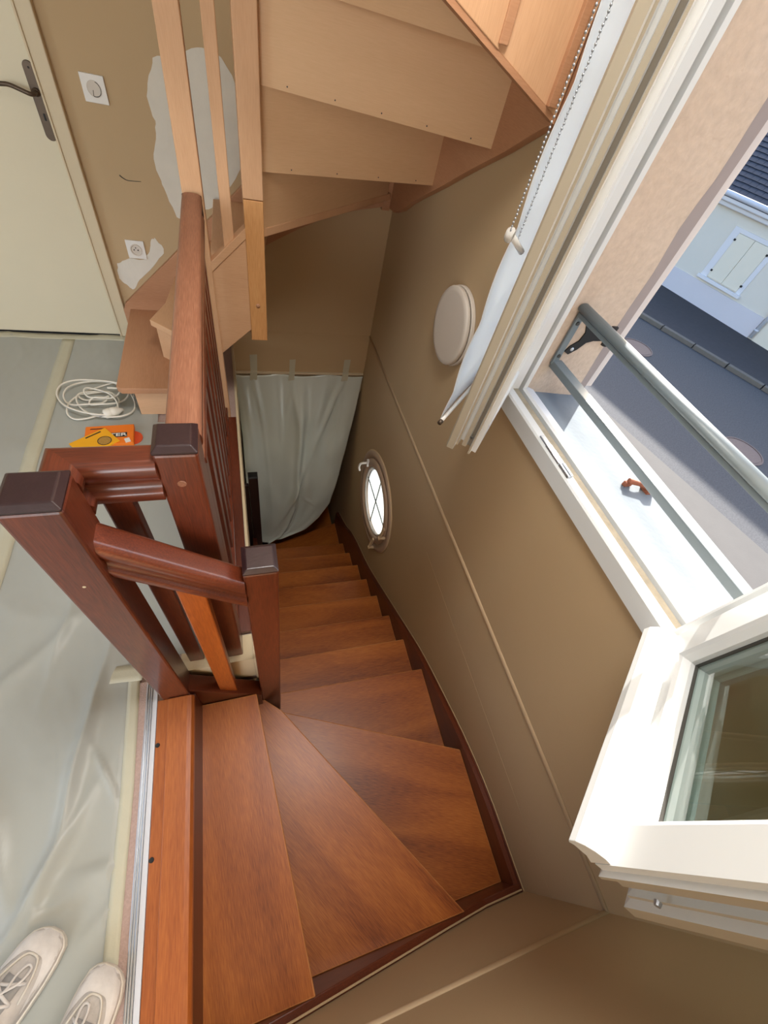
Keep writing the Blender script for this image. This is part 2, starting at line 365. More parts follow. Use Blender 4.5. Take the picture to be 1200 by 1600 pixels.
box(bm, XO, XO+0.012, WY1+0.01, PY-ph, -2.95, PZ+ph); box(bm, XO, XO+0.012, PY+ph, 4.6, -2.95, PZ+ph); box(bm, XO, XO+0.012, PY-ph, PY+ph, -2.95, PZ-ph)
tag(obj('wall_facade', bm, render_m), 'pink rendered street facade', None, None, 'structure')
# ---- rest of the landing room behind the photographer
bm = NB()
box(bm, -3.3,-3.2, -3.1, -0.85, 0, 2.6); box(bm, -3.3,-3.2, 1.05, YF+0.15, 0, 2.6); box(bm, -3.3,-3.2, -0.85, 1.05, 0, 0.4); box(bm, -3.3,-3.2, -0.85, 1.05, 2.2, 2.6)  # gap in this wall is invented, to admit fill light
tag(obj('wall_left', bm, wall_far_m), 'tan wall of the landing with an unseen opening added to let in light', None, None, 'structure')
bm = NB()
box(bm, -3.2,-2.6, -3.1, -3.0, 0, 2.6); box(bm, -0.8,-0.2, -3.1, -3.0, 0, 2.6); box(bm, -2.6,-0.8, -3.1, -3.0, 0, 0.7); box(bm, -2.6,-0.8, -3.1, -3.0, 2.25, 2.6)  # opening made up here so light reaches the landing from behind
tag(obj('wall_back', bm, wall_far_m), 'tan back wall of the landing with an unseen opening added to let in light', None, None, 'structure')
tag(obj('wall_side', B(-0.30,-0.2, -3.0, YN-0.1, -0.25, 2.6), wall_far_m), 'tan partition behind the near wall', None, None, 'structure')
tag(obj('ceiling', B(-3.3, XO, -3.1, YF+0.15, 2.6, 2.7), ceil_m), 'white ceiling over the landing', None, None, 'structure')

# ================================================================== ADDED FILL LAMP over the stairwell, not a known fixture
cl = thing('fill_lamp', (0.30, 0.55, 2.6), 'unseen round fill lamp added on the ceiling to brighten the stairwell', 'lamp')
bm = NB(); lathe(bm, (0.30,0.55,2.6), (0,0,-1), [(0,0),(0.36,0),(0.36,0.02),(0.35,0.03),(0,0.03)], 40); obj('fill_lamp_base', bm, ceil_m, cl)
ld = bpy.data.lights.new('fill_lamp_light', 'AREA'); ld.shape = 'DISK'; ld.size = 0.68; ld.energy = 26; ld.color = (1.0, 0.97, 0.92)
lo_ = bpy.data.objects.new('fill_lamp_light', ld); col.objects.link(lo_); setparent(lo_, cl, Matrix.Translation((0.30, 0.55, 2.565)))

# ================================================================== DOOR
door = thing('door_1', (-1.05, YF, 0), 'cream painted door in a cream frame', None, None, 'structure')
obj('leaf', B(-1.42,-0.652, YF-0.016, YF+0.024, 0.012, 2.03), door_m, door, bevel=0.003)
bm = NB(); box(bm, -0.652,-0.597, YF-0.028, YF+0.01, 0, 2.09); box(bm, -1.475,-1.42, YF-0.028, YF+0.01, 0, 2.09); box(bm, -1.42,-0.652, YF-0.028, YF+0.01, 2.033, 2.09)
fr = obj('frame', bm, frame_cream, door, bevel=0.004)
obj('frame_bead', B(-0.658,-0.650, YF-0.034, YF-0.014, 0, 2.03), frame_cream, fr, bevel=0.002)
obj('threshold_gap', B(-1.42,-0.652, YF-0.012, YF+0.02, 0.0, 0.012), black_m, door)
hx = -0.673; yp = YF-0.016
pts = []
for i in range(13): a = math.pi*i/12; pts.append((hx+0.0195*math.cos(a), yp, 1.102+0.0195*math.sin(a)))
for i in range(13): a = math.pi+math.pi*i/12; pts.append((hx+0.0195*math.cos(a), yp, 0.905+0.0195*math.sin(a)))
hand = obj('handle', prism(NB(), pts, (0, -0.007, 0)), bronze, door, bevel=0.002)
bm = NB(); tube(bm, catmull([(hx,yp-0.005,1.035),(hx,yp-0.035,1.035),(hx-0.012,yp-0.05,1.034),(hx-0.04,yp-0.052,1.042),(hx-0.075,yp-0.05,1.05),(hx-0.112,yp-0.046,1.046)], 6), 0.0075, 10)
lathe(bm, (hx,yp-0.005,1.035), (0,-1,0), [(0.0,0),(0.013,0),(0.013,0.012),(0.0,0.014)], 16)
obj('lever', bm, bronze, hand, smooth=True)
obj('keyhole', B(hx-0.0035, hx+0.0035, yp-0.0085, yp-0.006, 0.95, 0.972), black_m, hand)
bm = NB(); lathe(bm, (hx,yp-0.006,1.102), (0,-1,0), [(0,0),(0.004,0),(0.003,0.002),(0,0.0025)], 12)
obj('screw', bm, black_m, hand)

# ================================================================== things on the far wall
sw = thing('light_switch', (-0.467, YF, 1.074), 'square white light switch beside the cream door', 'light switch')
obj('plate', B(-0.510,-0.425, YF-0.008, YF, 1.031, 1.117), white_pl, sw, bevel=0.002)
bm = NB(); lathe(bm, (-0.467,YF-0.008,1.074), (0,-1,0), [(0.026,-0.001),(0.026,0.0012),(0.0245,0.0012),(0.0245,0.0002),(0,0.0002)], 32)
obj('rocker', bm, off_white, sw)
bm = NB(); pts = [(-0.467+0.023*math.cos(a), YF-0.0088, 1.074+0.023*math.sin(a)) for a in [math.radians(t) for t in range(-110, 71, 10)]]
tube(bm, pts, 0.0011, 6); tube(bm, [(-0.475,YF-0.0088,1.053),(-0.472,YF-0.0088,1.07)], 0.001, 6)
obj('rocker_seam', bm, seal_m, sw)
so = thing('wall_socket', (-0.463, YF, 0.482), 'square white power socket above a white filler patch', 'socket')
obj('plate', B(-0.505,-0.421, YF-0.008, YF, 0.440, 0.525), white_pl, so, bevel=0.002)
bm = NB(); lathe(bm, (-0.463,YF-0.008,0.482), (0,-1,0), [(0.027,0),(0.027,0.004),(0.023,0.004),(0.020,0.0005),(0,0.0005)], 32)
sk_ = obj('socket_well', bm, off_white, so, smooth=False)
for dx, dz, r in ((-0.009,0,0.003),(0.009,0,0.003),(0,0.010,0.0026)):
    bm = NB(); lathe(bm, (-0.463+dx,YF-0.0084,0.482+dz), (0,-1,0), [(0,0.002),(r,0.002),(r,-0.001)], 12); obj('pin_hole', bm, black_m, sk_)
def patch(pts, name='filler_patch'):
    P = [Vector((x, 0, z)) for x, z in pts]; cl = catmull(P+[P[0]], 6)[:-1]
    out = []
    for i, p in enumerate(cl):
        out.append((p.x+0.011*noise.noise(Vector((i*0.45, 3.1, 0))), YF+0.001, p.z+0.011*noise.noise(Vector((i*0.45, 9.4, 0)))))
    return obj(name, prism(NB(), out, (0, -0.0025, 0)), filler_m, wall_far)
patch([(-0.228,1.20),(-0.275,1.08),(-0.262,0.98),(-0.298,0.87),(-0.272,0.76),(-0.233,0.645),(-0.15,0.68),(-0.072,0.715),(0.073,0.872),(0.10,1.00),(0.092,1.142),(0.03,1.24),(-0.078,1.25)])
patch([(-0.57,0.405),(-0.50,0.435),(-0.419,0.45),(-0.385,0.53),(-0.36,0.54),(-0.338,0.475),(-0.438,0.373),(-0.52,0.285),(-0.545,0.29),(-0.58,0.33)])
bm = NB(); tube(bm, catmull([(-0.455,YF-0.001,0.793),(-0.44,YF-0.001,0.782),(-0.42,YF-0.001,0.777),(-0.37,YF-0.001,0.780)], 5), [0.0025 - 0.0001*i for i in range(16)], 5); obj('scratch', bm, seal_m, wall_far)

# ================================================================== LOWER MAHOGANY STAIRCASE
stair = thing('mahogany_staircase', (0.4, 0.8, -2.6), 'glossy red-brown mahogany staircase winding down along the stair wall', 'staircase')
TT = 0.036
edge_m = wood('mahogany_worn_edge', [srgb(150,86,40), srgb(182,116,62), srgb(206,146,92)], 0.4, 'x', 0.05)
def tread(poly, z, ang):
    o = obj('tread', plan(NB(), poly, z-TT, z), [tread_m, edge_m], stair, rot=ang, bevel=0.004, seg=3)
    o.modifiers['Bevel'].material = 1; return o
def riser(p0, p1, z0, z1, t=0.018):
    p0, p1 = Vector((p0[0],p0[1],0)), Vector((p1[0],p1[1],0)); d = (p1-p0).normalized(); nn = Vector((-d.y, d.x, 0))*t
    bm = NB(); prism(bm, [(p0.x,p0.y,z0),(p1.x,p1.y,z0),(p1.x+nn.x,p1.y+nn.y,z0),(p0.x+nn.x,p0.y+nn.y,z0)], (0,0,z1-z0))
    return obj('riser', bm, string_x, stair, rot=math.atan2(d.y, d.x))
yi = YN+0.028; XE = 0.838
Z = {1:-0.1925, 2:-0.385, 3:-0.5775, 4:-0.773, 5:-0.943, 6:-1.10, 7:-1.271, 8:-1.437, 9:-1.614, 10:-1.795, 11:-1.969, 12:-2.14, 13:-2.31, 14:-2.48}
tread([(-0.262,yi),(0.048,yi),(-0.051,0.44),(-0.262,0.44)], Z[1], math.radians(97))
tread([(0.006,yi),(0.594,yi),(0.039,0.40),(-0.04,0.47),(-0.085,0.43)], Z[2], math.atan2(-0.8,0.555))
tread([(0.55,yi),(XE,yi),(XE,0.090),(0.042,0.434),(-0.02,0.44),(0.0,0.38)], Z[3], math.atan2(-0.34,0.785))
tread([(0.03,0.40),(XE,0.045),(XE,0.532),(0.0,0.566),(0.0,0.47)], Z[4], math.atan2(-0.033,0.8))
NO = {4:(0.566,0.532), 5:(0.793,0.772), 6:(1.021,1.004), 7:(1.262,1.241), 8:(1.492,1.473), 9:(1.733,1.71), 10:(1.970,1.95), 11:(2.20,2.17)}
for k in range(5, 12):
    a, b = NO[k], NO[k-1]
    tread([(0.0,b[0]-0.05),(XE,b[1]-0.05),(XE,a[1]),(0.0,a[0])], Z[k], math.atan2(a[1]-a[0], XE))
tread([(0.0,2.15),(XE,2.12),(XE,2.55),(0.0,2.30)], Z[12], 0.28)
tread([(-0.05,2.22),(0.0,2.25),(XE,2.50),(XE,3.2),(0.55,3.2)], Z[13], 0.8)
riser((-0.262,yi), (-0.262,0.44), Z[1]-TT, -0.03, -0.018)
riser((0.022,yi), (-0.077,0.44), Z[2]-TT, Z[1]-TT, 0.018)
riser((0.565,yi), (0.012,0.40), Z[3]-TT, Z[2]-TT, 0.018)
riser((XE,0.062), (0.03,0.41), Z[4]-TT, Z[3]-TT, 0.018)
for k in range(4, 12):
    riser((0.0,NO[k][0]-0.045), (XE,NO[k][1]-0.045), Z[k+1]-TT, Z[k]-TT, 0.016)
# wall stringers with a small moulded top
top = [(YN,-0.463),(-0.262,-0.472),(-0.15,-0.478),(-0.004,-0.505),(0.14,-0.55),(0.297,-0.615),(0.588,-0.750),(0.798,-0.880),(1.197,-1.150),(1.593,-1.405),(1.894,-1.540),(2.10,-1.66),(2.279,-1.80),(2.56,-1.96)]
P = catmull([(0, y, z) for y, z in top], 4); poly = [(XE, p.y, p.z) for p in P] + [(XE, 2.56, -2.5), (XE, 1.9, -2.3), (XE, 0.6, -1.15), (XE, 0.0, -0.9), (XE, YN, -0.9)]
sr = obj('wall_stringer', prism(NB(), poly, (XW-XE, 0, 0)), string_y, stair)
obj('stringer_bead', tube(NB(), [(XE+0.022, p.y, p.z+0.001) for p in P], 0.0035, 6), string_y, sr)
bm = NB(); prism(bm, [(-0.262,YN,-0.09),(-0.015,YN,-0.178),(0.355,YN,-0.322),(0.516,YN,-0.387),(0.70,YN,-0.452),(XW,YN,-0.463),(XW,YN,-0.9),(0.3,YN,-0.75),(-0.262,YN,-0.4)], (0, 0.028, 0))
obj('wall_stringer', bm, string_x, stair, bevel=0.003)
bm = NB(); tube(bm, [(x, YN+0.008, z) for x, z in ((-0.262,-0.083),(-0.015,-0.172),(0.355,-0.316),(0.516,-0.381),(0.70,-0.446),(0.86,-0.457))], 0.003, 6); obj('caulk_line', bm, wall_far_m, stair)
bm = NB(); tube(bm, [(XW-0.003, p.y, p.z+0.002) for p in P], 0.0025, 6); obj('caulk_line', bm, wall_far_m, stair)
# inner stringer beside the treads
bm = NB(); prism(bm, [(-0.032,0.53,-0.50),(-0.032,2.2,-1.74),(-0.032,2.2,-2.2),(-0.032,0.53,-0.95)], (0.036,0,0)); obj('inner_stringer', bm, string_y, stair, bevel=0.003)
# inner stringer piece between the landing newel and the winder newel
bm = NB(); prism(bm, [(-0.262,0.442,0.02),(-0.034,0.442,-0.235),(-0.034,0.442,-0.56),(-0.262,0.442,-0.34)], (0,0.055,0)); obj('inner_stringer', bm, string_x, stair, bevel=0.003)
# landing nosing: flat board, moulded strip
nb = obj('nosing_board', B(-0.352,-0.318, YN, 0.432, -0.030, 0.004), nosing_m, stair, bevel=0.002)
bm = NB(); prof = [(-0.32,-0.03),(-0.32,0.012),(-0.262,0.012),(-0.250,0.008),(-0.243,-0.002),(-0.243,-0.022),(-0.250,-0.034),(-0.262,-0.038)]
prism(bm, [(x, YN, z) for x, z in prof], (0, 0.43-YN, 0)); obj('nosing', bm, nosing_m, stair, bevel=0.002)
for y in (0.30, 0.02):
    bm = NB(); lathe(bm, (-0.345,y,0.0035), (0,0,1), [(0,0.0012),(0.004,0.0012),(0.006,0.0018),(0.007,0)], 12); obj('screw_head', bm, black_m, nb)

def newel(name, x0, x1, y0, y1, z0, z1, parent, mat=None, capmat=None, ch=0.009):
    p = obj(name, B(x0, x1, y0, y1, z0, z1-0.014), mat or maho_z, parent, bevel=0.005)
    bm = NB(); box(bm, x0, x1, y0, y1, z1-0.014, z1-ch); frustum(bm, x0, x1, y0, y1, z1-ch, z1, ch)
    bmesh.ops.remove_doubles(bm, verts=bm.verts, dist=1e-5)
    obj('end_cap', bm, capmat or maho_dark, p, bevel=0.002)
    return p
pc = newel('newel_post', -0.036, 0.041, 0.457, 0.531, -0.64, 0.731, stair)
RAILP = [(-0.028,-0.105),(0.028,-0.105),(0.031,-0.092),(0.031,-0.080),(0.022,-0.070),(0.020,-0.055),(0.026,-0.044),(0.030,-0.030),(0.029,-0.014),(0.020,-0.002),(0.012,0),(-0.012,0),(-0.020,-0.002),(-0.029,-0.014),(-0.030,-0.030),(-0.026,-0.044),(-0.020,-0.055),(-0.022,-0.070),(-0.031,-0.080),(-0.031,-0.092)]
RAILP = [(p.x, p.y) for p in catmull([(a, b, 0) for a, b in RAILP], 3)]
obj('handrail', extrude_profile(NB(), (-0.258,0.474,0.905), (-0.034,0.474,0.690), (0,1,0), RAILP), maho_x, stair, smooth='auto')
bm = NB(); prism(bm, [(-0.172,0.452,-0.10),(-0.117,0.452,-0.15),(-0.117,0.452,0.69),(-0.172,0.452,0.74)], (0,0.03,0)); obj('baluster', bm, wood('mahogany_lit_z', [srgb(120,54,18), srgb(160,80,28), srgb(188,102,38)], 0.36, 'z', 0.3), stair, bevel=0.004)  # brighter orange puts the light falling on this baluster into the wood colour
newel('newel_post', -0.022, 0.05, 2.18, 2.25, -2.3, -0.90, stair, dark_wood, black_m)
obj('lower_upright', B(-0.06,-0.024, 2.19, 2.22, -2.2, -1.0), dark_wood, stair, bevel=0.003)  # plain dark upright left of the lower newel

# ================================================================== LANDING BALUSTRADE
bal = thing('landing_balustrade', (-0.2, 0.9, 0), 'dark red mahogany balustrade with newel posts guarding the landing edge', 'balustrade')
pa = newel('newel_post', -0.337, -0.257, 0.432, 0.508, -0.03, 1.03, bal)
pb = newel('newel_post', -0.152, -0.081, 0.535, 0.607, -0.035, 1.03, bal)
bm = NB(); lathe(bm, (-0.118,0.5345,0.945), (0,-1,0), [(0,0.0015),(0.007,0.0015),(0.008,0)], 16); obj('dowel_plug', bm, worn_y, pb)
bm = NB(); lathe(bm, (-0.30,0.4315,0.80), (0,-1,0), [(0,0.001),(0.0025,0.001),(0.003,0)], 10); obj('nail_mark', bm, frame_cream, pa)
# corner rail: short run back from the first newel, mitred into the cross rail
rz = 1.004
RP2 = [(s, u*0.88) for s, u in RAILP]
obj('handrail', extrude_profile(NB(), (-0.285,0.506,rz), (-0.285,0.556,rz), (-1,0,0), RP2, 0, 1), maho_y, bal, smooth='auto')
obj('handrail', extrude_profile(NB(), (-0.285,0.556,rz), (-0.150,0.556,rz), (0,1,0), RP2, -1, 0), maho_x, bal, smooth='auto')
obj('baluster', B(-0.258,-0.210, 0.543, 0.571, -0.01, 0.915), maho_z, bal, bevel=0.004)
# long rail along the stairwell with worn top
LP = [(-0.026,-0.085),(0.026,-0.085),(0.030,-0.07),(0.024,-0.055),(0.026,-0.04),(0.031,-0.028),(0.031,-0.012),(0.020,0),(-0.020,0),(-0.031,-0.012),(-0.031,-0.028),(-0.026,-0.04),(-0.024,-0.055),(-0.030,-0.07)]
lr = obj('handrail', extrude_profile(NB(), (-0.110,0.606,1.003), (-0.110,1.785,1.003), (1,0,0), [(p.x, p.y) for p in catmull([(a, b, 0) for a, b in LP], 3)]), [worn_y, maho_y], bal, smooth='auto')
for p in lr.data.polygons:
    if p.normal.z < 0.3: p.material_index = 1
cap_ = NB(); box(cap_, -0.141,-0.079, 1.785, 1.795, 0.93, 0.998); obj('rail_end', cap_, maho_dark, lr, bevel=0.004)
obj('bottom_rail', B(-0.135,-0.085, 0.606, 1.80, 0.045, 0.085), maho_y, bal, bevel=0.004)
obj('base_board', B(-0.150,-0.0475, 0.610, 1.80, 0.0022, 0.022), maho_y, bal, bevel=0.003)
b0 = obj('baluster', B(-0.128,-0.092, 0.685, 0.735, 0.084, 0.920), maho_z, bal, bevel=0.003)
for k in range(1, 9): dup(b0, (0, 0.128*k, 0), bal)

# ================================================================== UPPER BEECH STAIRCASE
up = thing('beech_staircase', (0.0, 2.0, 0), 'new pale beech winder staircase climbing over the stairwell', 'staircase')
def bnewel(x0, x1, y0, y1, z0, z1, mat): return obj('newel_post', B(x0, x1, y0, y1, z0, z1), mat, up, bevel=0.003)
bnewel(-0.140,-0.074, 1.80, 1.868, -0.10, 2.3, beech_z)
bnewel(0.057, 0.127, 1.80, 1.868, 1.003, 2.5, beech_z)
drop = obj('newel_drop', B(0.0575, 0.1265, 1.8005, 1.8675, 0.465, 1.001), oak_z, up, bevel=0.003)
bm = NB(); lathe(bm, (0.092,1.80,0.625), (0,-1,0), [(0,0.005),(0.006,0.0045),(0.0085,0.002),(0.009,0)], 16); obj('dowel_plug', bm, string_beech_x, drop, smooth=True)
obj('baluster', B(-0.022, 0.016, 1.812, 1.846, 0.83, 2.1), beech_z, up, bevel=0.003)
# open-side string between the two newels
bm = NB(); prism(bm, [(-0.076,1.805,0.39),(0.059,1.805,0.513),(0.059,1.805,0.885),(-0.076,1.805,0.755)], (0,0.04,0)); obj('string', bm, beech_x, up, bevel=0.002)
bm = NB(); prism(bm, [(-0.076,1.800,0.745),(0.059,1.800,0.875),(0.059,1.800,0.912),(-0.076,1.800,0.782)], (0,0.05,0)); obj('string_cap', bm, beech_x, up, bevel=0.002)
# wall strings
fs_low = [(-0.42,0.0),(-0.2,0.21),(0.0,0.41),(0.186,0.577),(0.238,0.607),(0.355,0.672),(0.475,0.731),(0.58,0.77),(0.679,0.80),(0.819,0.83)]
poly = [(-0.60,YF,0.0)]+[(x,YF,z) for x, z in fs_low]+[(0.845,YF,1.35),(0.40,YF,1.15),(0.052,YF,0.80),(-0.583,YF,0.205),(-0.60,YF,0.17)]
obj('wall_string', prism(NB(), poly, (0,-0.03,0)), string_beech_x, up, bevel=0.002)
obj('corner_post', B(0.800,0.842, YF-0.035, YF, 0.815, 1.3), string_beech_x, up, bevel=0.002)
rs_low = [(YF,0.822),(2.46,0.835),(2.35,0.88),(2.242,0.945),(2.08,1.027),(1.926,1.102),(1.81,1.163),(1.696,1.221),(1.516,1.309),(1.354,1.397),(1.28,1.43)]
poly = [(XW,y,z) for y, z in rs_low]+[(XW,1.28,1.85),(XW,1.7,1.62),(XW,2.2,1.36),(XW,YF,1.28)]
obj('wall_string', prism(NB(), poly, (-0.03,0,0)), string_beech_y, up, bevel=0.002)
# winder risers seen from behind, fanned round the inner newel
def friser(p1, z0, z1, p0=(0.11,1.835), mat=None):
    d = (Vector(p1)-Vector(p0)).normalized(); nn = Vector((-d.y, d.x))*0.016
    pts = [(p0[0],p0[1],z0),(p1[0],p1[1],z0),(p1[0]+nn.x,p1[1]+nn.y,z0),(p0[0]+nn.x,p0[1]+nn.y,z0)]
    return obj('riser', prism(NB(), pts, (0,0,z1-z0)), mat or riser_ply, up, rot=math.atan2(d.y, d.x))
def nails(p1, z, p0=(0.11,1.835), n=5):
    p0, p1 = Vector(p0), Vector(p1); d = (p1-p0).normalized(); nn = Vector((d.y, -d.x))*0.0006
    for i in range(n):
        q = p0 + (p1-p0)*((i+0.7)/(n+0.2)) + nn; bm = NB(); lathe(bm, (q.x,q.y,z+0.012), (d.y,-d.x,0), [(0,0.0006),(0.0022,0.0006),(0.0022,-0.0005)], 8); obj('nail_head', bm, seal_m, up)
friser((0.20,YF-0.03), 0.66, 0.86, (0.10,1.86)); friser((0.805,2.50), 0.87, 1.09)
friser((0.842,2.02), 1.078, 1.30); nails((0.842,2.02), 1.078, n=4)
friser((0.842,1.605), 1.295, 1.51); nails((0.842,1.605), 1.295)
friser((0.842,1.33), 1.505, 1.72)
def utread(poly, z, mat=None): return obj('tread', plan(NB(), poly, z-0.03, z), mat or beech_y, up, bevel=0.003)
N0 = (0.10,1.84)
utread([N0,(0.16,YF-0.03),(0.805,YF-0.03),(0.83,2.52),(0.14,1.86)], 0.90)
utread([N0,(0.78,2.52),(0.842,2.54),(0.842,2.03)], 1.108)
utread([N0,(0.842,2.08),(0.842,1.62)], 1.325)
utread([N0,(0.842,1.66),(0.842,1.34)], 1.535)
utread([N0,(0.842,1.40),(0.842,1.32),(0.30,1.32)], 1.745)
# first flight
utread([(-0.565,1.845),(-0.545,1.825),(-0.14,1.825),(-0.14,YF-0.03),(-0.565,YF-0.03)], 0.178, string_beech_y)
obj('riser', B(-0.50,-0.14, 1.850, 1.866, 0.004, 0.148), beech_x, up)
utread([(-0.14,1.865),(-0.16,1.87),(-0.395,2.085),(-0.335,2.25),(-0.30,YF-0.03),(-0.10,YF-0.03)], 0.378)
bm = NB(); prism(bm, [(-0.15,1.885,0.178),(-0.375,2.09,0.178),(-0.318,2.25,0.178),(-0.285,YF-0.03,0.178),(-0.265,YF-0.03,0.178),(-0.298,2.25,0.178),(-0.35,2.09,0.178),(-0.14,1.905,0.178)], (0,0,0.17)); obj('riser', bm, beech_x, up)
utread([(-0.10,1.85),(-0.06,1.85),(-0.04,YF-0.03),(-0.22,YF-0.03)], 0.57)
obj('riser', prism(NB(), [(-0.085,1.86,0.378),(-0.19,YF-0.03,0.378),(-0.175,YF-0.03,0.378),(-0.07,1.86,0.378)], (0,0,0.165)), beech_x, up)
utread([(-0.08,1.846),(0.08,1.846),(0.08,YF-0.03),(-0.06,YF-0.03)], 0.76)
obj('riser', prism(NB(), [(-0.05,1.86,0.57),(-0.035,YF-0.03,0.57),(-0.02,YF-0.03,0.57),(-0.035,1.86,0.57)], (0,0,0.165)), beech_x, up)
# third flight: outer string facing the landing, two boards with a batten on the joint, and the post at the wall
def s3(x): return 1.429 + (0.832-x)*0.388
obj('string', prism(NB(), [(0.832,1.29,s3(0.832)),(0.62,1.29,s3(0.62)),(0.62,1.29,s3(0.62)+0.5),(0.832,1.29,s3(0.832)+0.5)], (0,0.028,0)), beech_z, up, bevel=0.002)
obj('string', prism(NB(), [(0.619,1.284,s3(0.619)),(-0.2,1.284,s3(-0.2)),(-0.2,1.284,s3(-0.2)+0.5),(0.619,1.284,s3(0.619)+0.5)], (0,0.034,0)), beech_z, up, bevel=0.002)
obj('string_edge', prism(NB(), [(0.832,1.288,s3(0.832)-0.012),(-0.2,1.282,s3(-0.2)-0.012),(-0.2,1.282,s3(-0.2)),(0.832,1.288,s3(0.832))], (0,0.034,0)), string_beech_x, up)
obj('batten', B(0.612,0.636, 1.279, 1.292, s3(0.624)+0.012, 2.0), string_beech_x, up, bevel=0.002)
obj('corner_post', B(0.790,0.812, 1.276, 1.292, s3(0.80)+0.005, 2.0), dark_wood if False else string_beech_x, up, bevel=0.002)

# ================================================================== MAIN WINDOW
win = thing('window_1', (XW, 0.57, WZ0), 'white casement window with both sashes swung inward', None, None, 'structure')
FP = [(0,-0.012),(0.055,-0.012),(0.060,-0.006),(0.060,0.020),(0.050,0.022),(0.050,0.050),(0.030,0.052),(0.030,0.062),(0.055,0.064),(0.055,0.080),(0.048,0.084),(0,0.084)]
FP = [(a, b) for a, b in FP]
bm = NB(); ring_sweep(bm, (XW, WY0, WZ0), (0,1,0), (0,0,1), (1,0,0), WY1-WY0, WZ1-WZ0, FP)
frm = obj('frame', bm, pvc, win)
bm = NB(); box(bm, XW+0.051, XW+0.063, WY0+0.03, WY1-0.03, WZ0+0.028, WZ0+0.036); box(bm, XW+0.024, XW+0.048, WY0+0.04, WY1-0.04, WZ0+0.048, WZ0+0.0535)
obj('drain_channel', bm, dirt_m, frm)
obj('seal', B(XW+0.020, XW+0.023, WY0+0.05, WY1-0.05, WZ0+0.048, WZ0+0.056), seal_m, frm)
# outer aluminium sill profile
bm = NB(); prism(bm, [(XW+0.082,WY0,WZ0+0.048),(XW+0.082,WY0,WZ0+0.02),(XW+0.15,WY0,WZ0+0.004),(XW+0.15,WY0,WZ0+0.022)], (0,WY1-WY0,0)); obj('sill_profile', bm, white_edge, win, bevel=0.002)
lk = obj('strike_plate', B(XW-0.004, XW+0.012, 0.735, 0.775, WZ0+0.060, WZ0+0.066), steel, win, bevel=0.002)
bm = NB(); box(bm, XW-0.006, XW+0.013, 0.655, 0.733, WZ0+0.060, WZ0+0.068); box(bm, XW-0.006, XW-0.001, 0.60, 0.652, WZ0+0.060, WZ0+0.070); box(bm, XW+0.006, XW+0.012, 0.60, 0.652, WZ0+0.060, WZ0+0.070); box(bm, XW-0.006, XW+0.012, 0.60, 0.606, WZ0+0.060, WZ0+0.066)
obj('strike_plate', bm, alu, win, bevel=0.001)
SZ0 = WZ0+0.055; SH = 1.29
#  profile (inset from the free edge, depth from the outer face), closed loop
SP = [(0.014,0.0),(0.0145,-0.012),(0.006,-0.014),(0.006,-0.019),(0.022,-0.021),(0.022,-0.031),(0.016,-0.033),(0.016,-0.044),(0.026,-0.046),(0.026,-0.053),(0.012,-0.055),(0.012,-0.060),(0.0,-0.062),(0.0,-0.080),(0.006,-0.084),(0.070,-0.084),(0.082,-0.078),(0.086,-0.060),(0.086,-0.030),(0.090,-0.016),(0.082,-0.004),(0.074,0.0)]
groove_m = plain('pvc_groove', srgb(112,104,92), 0.6, 0.05, 20)
def sash(hinge, U, Wo, L, name, pane_m):
    U = Vector((U[0],U[1],0)).normalized(); Wo = Vector((Wo[0],Wo[1],0)).normalized(); O = Vector((hinge[0],hinge[1],SZ0)); V = Vector((0,0,1))
    root = thing(name, O, parent=win)
    bm = NB(); ring_sweep(bm, O, U, V, Wo, L, SH, SP)
    f = obj('sash_frame', bm, [pvc, pvc_beige, groove_m], root)
    f.data.materials[0] = pvc
    for p in f.data.polygons:
        c = W[f] @ p.center; q = c-O; u, v = q.dot(U), q.dot(V)
        if min(u, L-u, v, SH-v) < 0.024 and abs(p.normal.dot(Wo)) < 0.9 and q.dot(Wo) < -0.015:
            p.material_index = 2 if min(u, L-u, v, SH-v) > 0.0215 else 1
    bm = NB(); g = []
    for w in (-0.030, -0.046):
        for u, v in ((0.08,0.08),(L-0.08,0.08),(L-0.08,SH-0.08),(0.08,SH-0.08)): g.append(bm.verts.new(O+U*u+V*v+Wo*w))
    bm.faces.new(g[0:4]); bm.faces.new(g[4:8])
    obj('pane', bm, pane_m, root)
    bm = NB(); ring_sweep(bm, O+U*0.084+V*0.084, U, V, Wo, L-0.168, SH-0.168, [(0,-0.031),(0,-0.026),(0.006,-0.026),(0.006,-0.031)])
    obj('gasket', bm, seal_m, root)
    return root, O, U, V, Wo
# far sash: a little ajar, nearly edge-on
s1, O1, U1, V1, W1 = sash((0.925,1.06), (-0.67,-0.742), (0.742,-0.67), 0.485, 'sash', glass_mat('far_sash_glass', (0.95, 0.97, 0.97, 1), 0.0, 1.4))
bm = NB(); q = O1+U1*0.476+W1*(-0.027)+V1*0.06; lathe(bm, q, U1, [(0,0.004),(0.004,0.004),(0.005,0)], 10); obj('screw', bm, seal_m, s1)
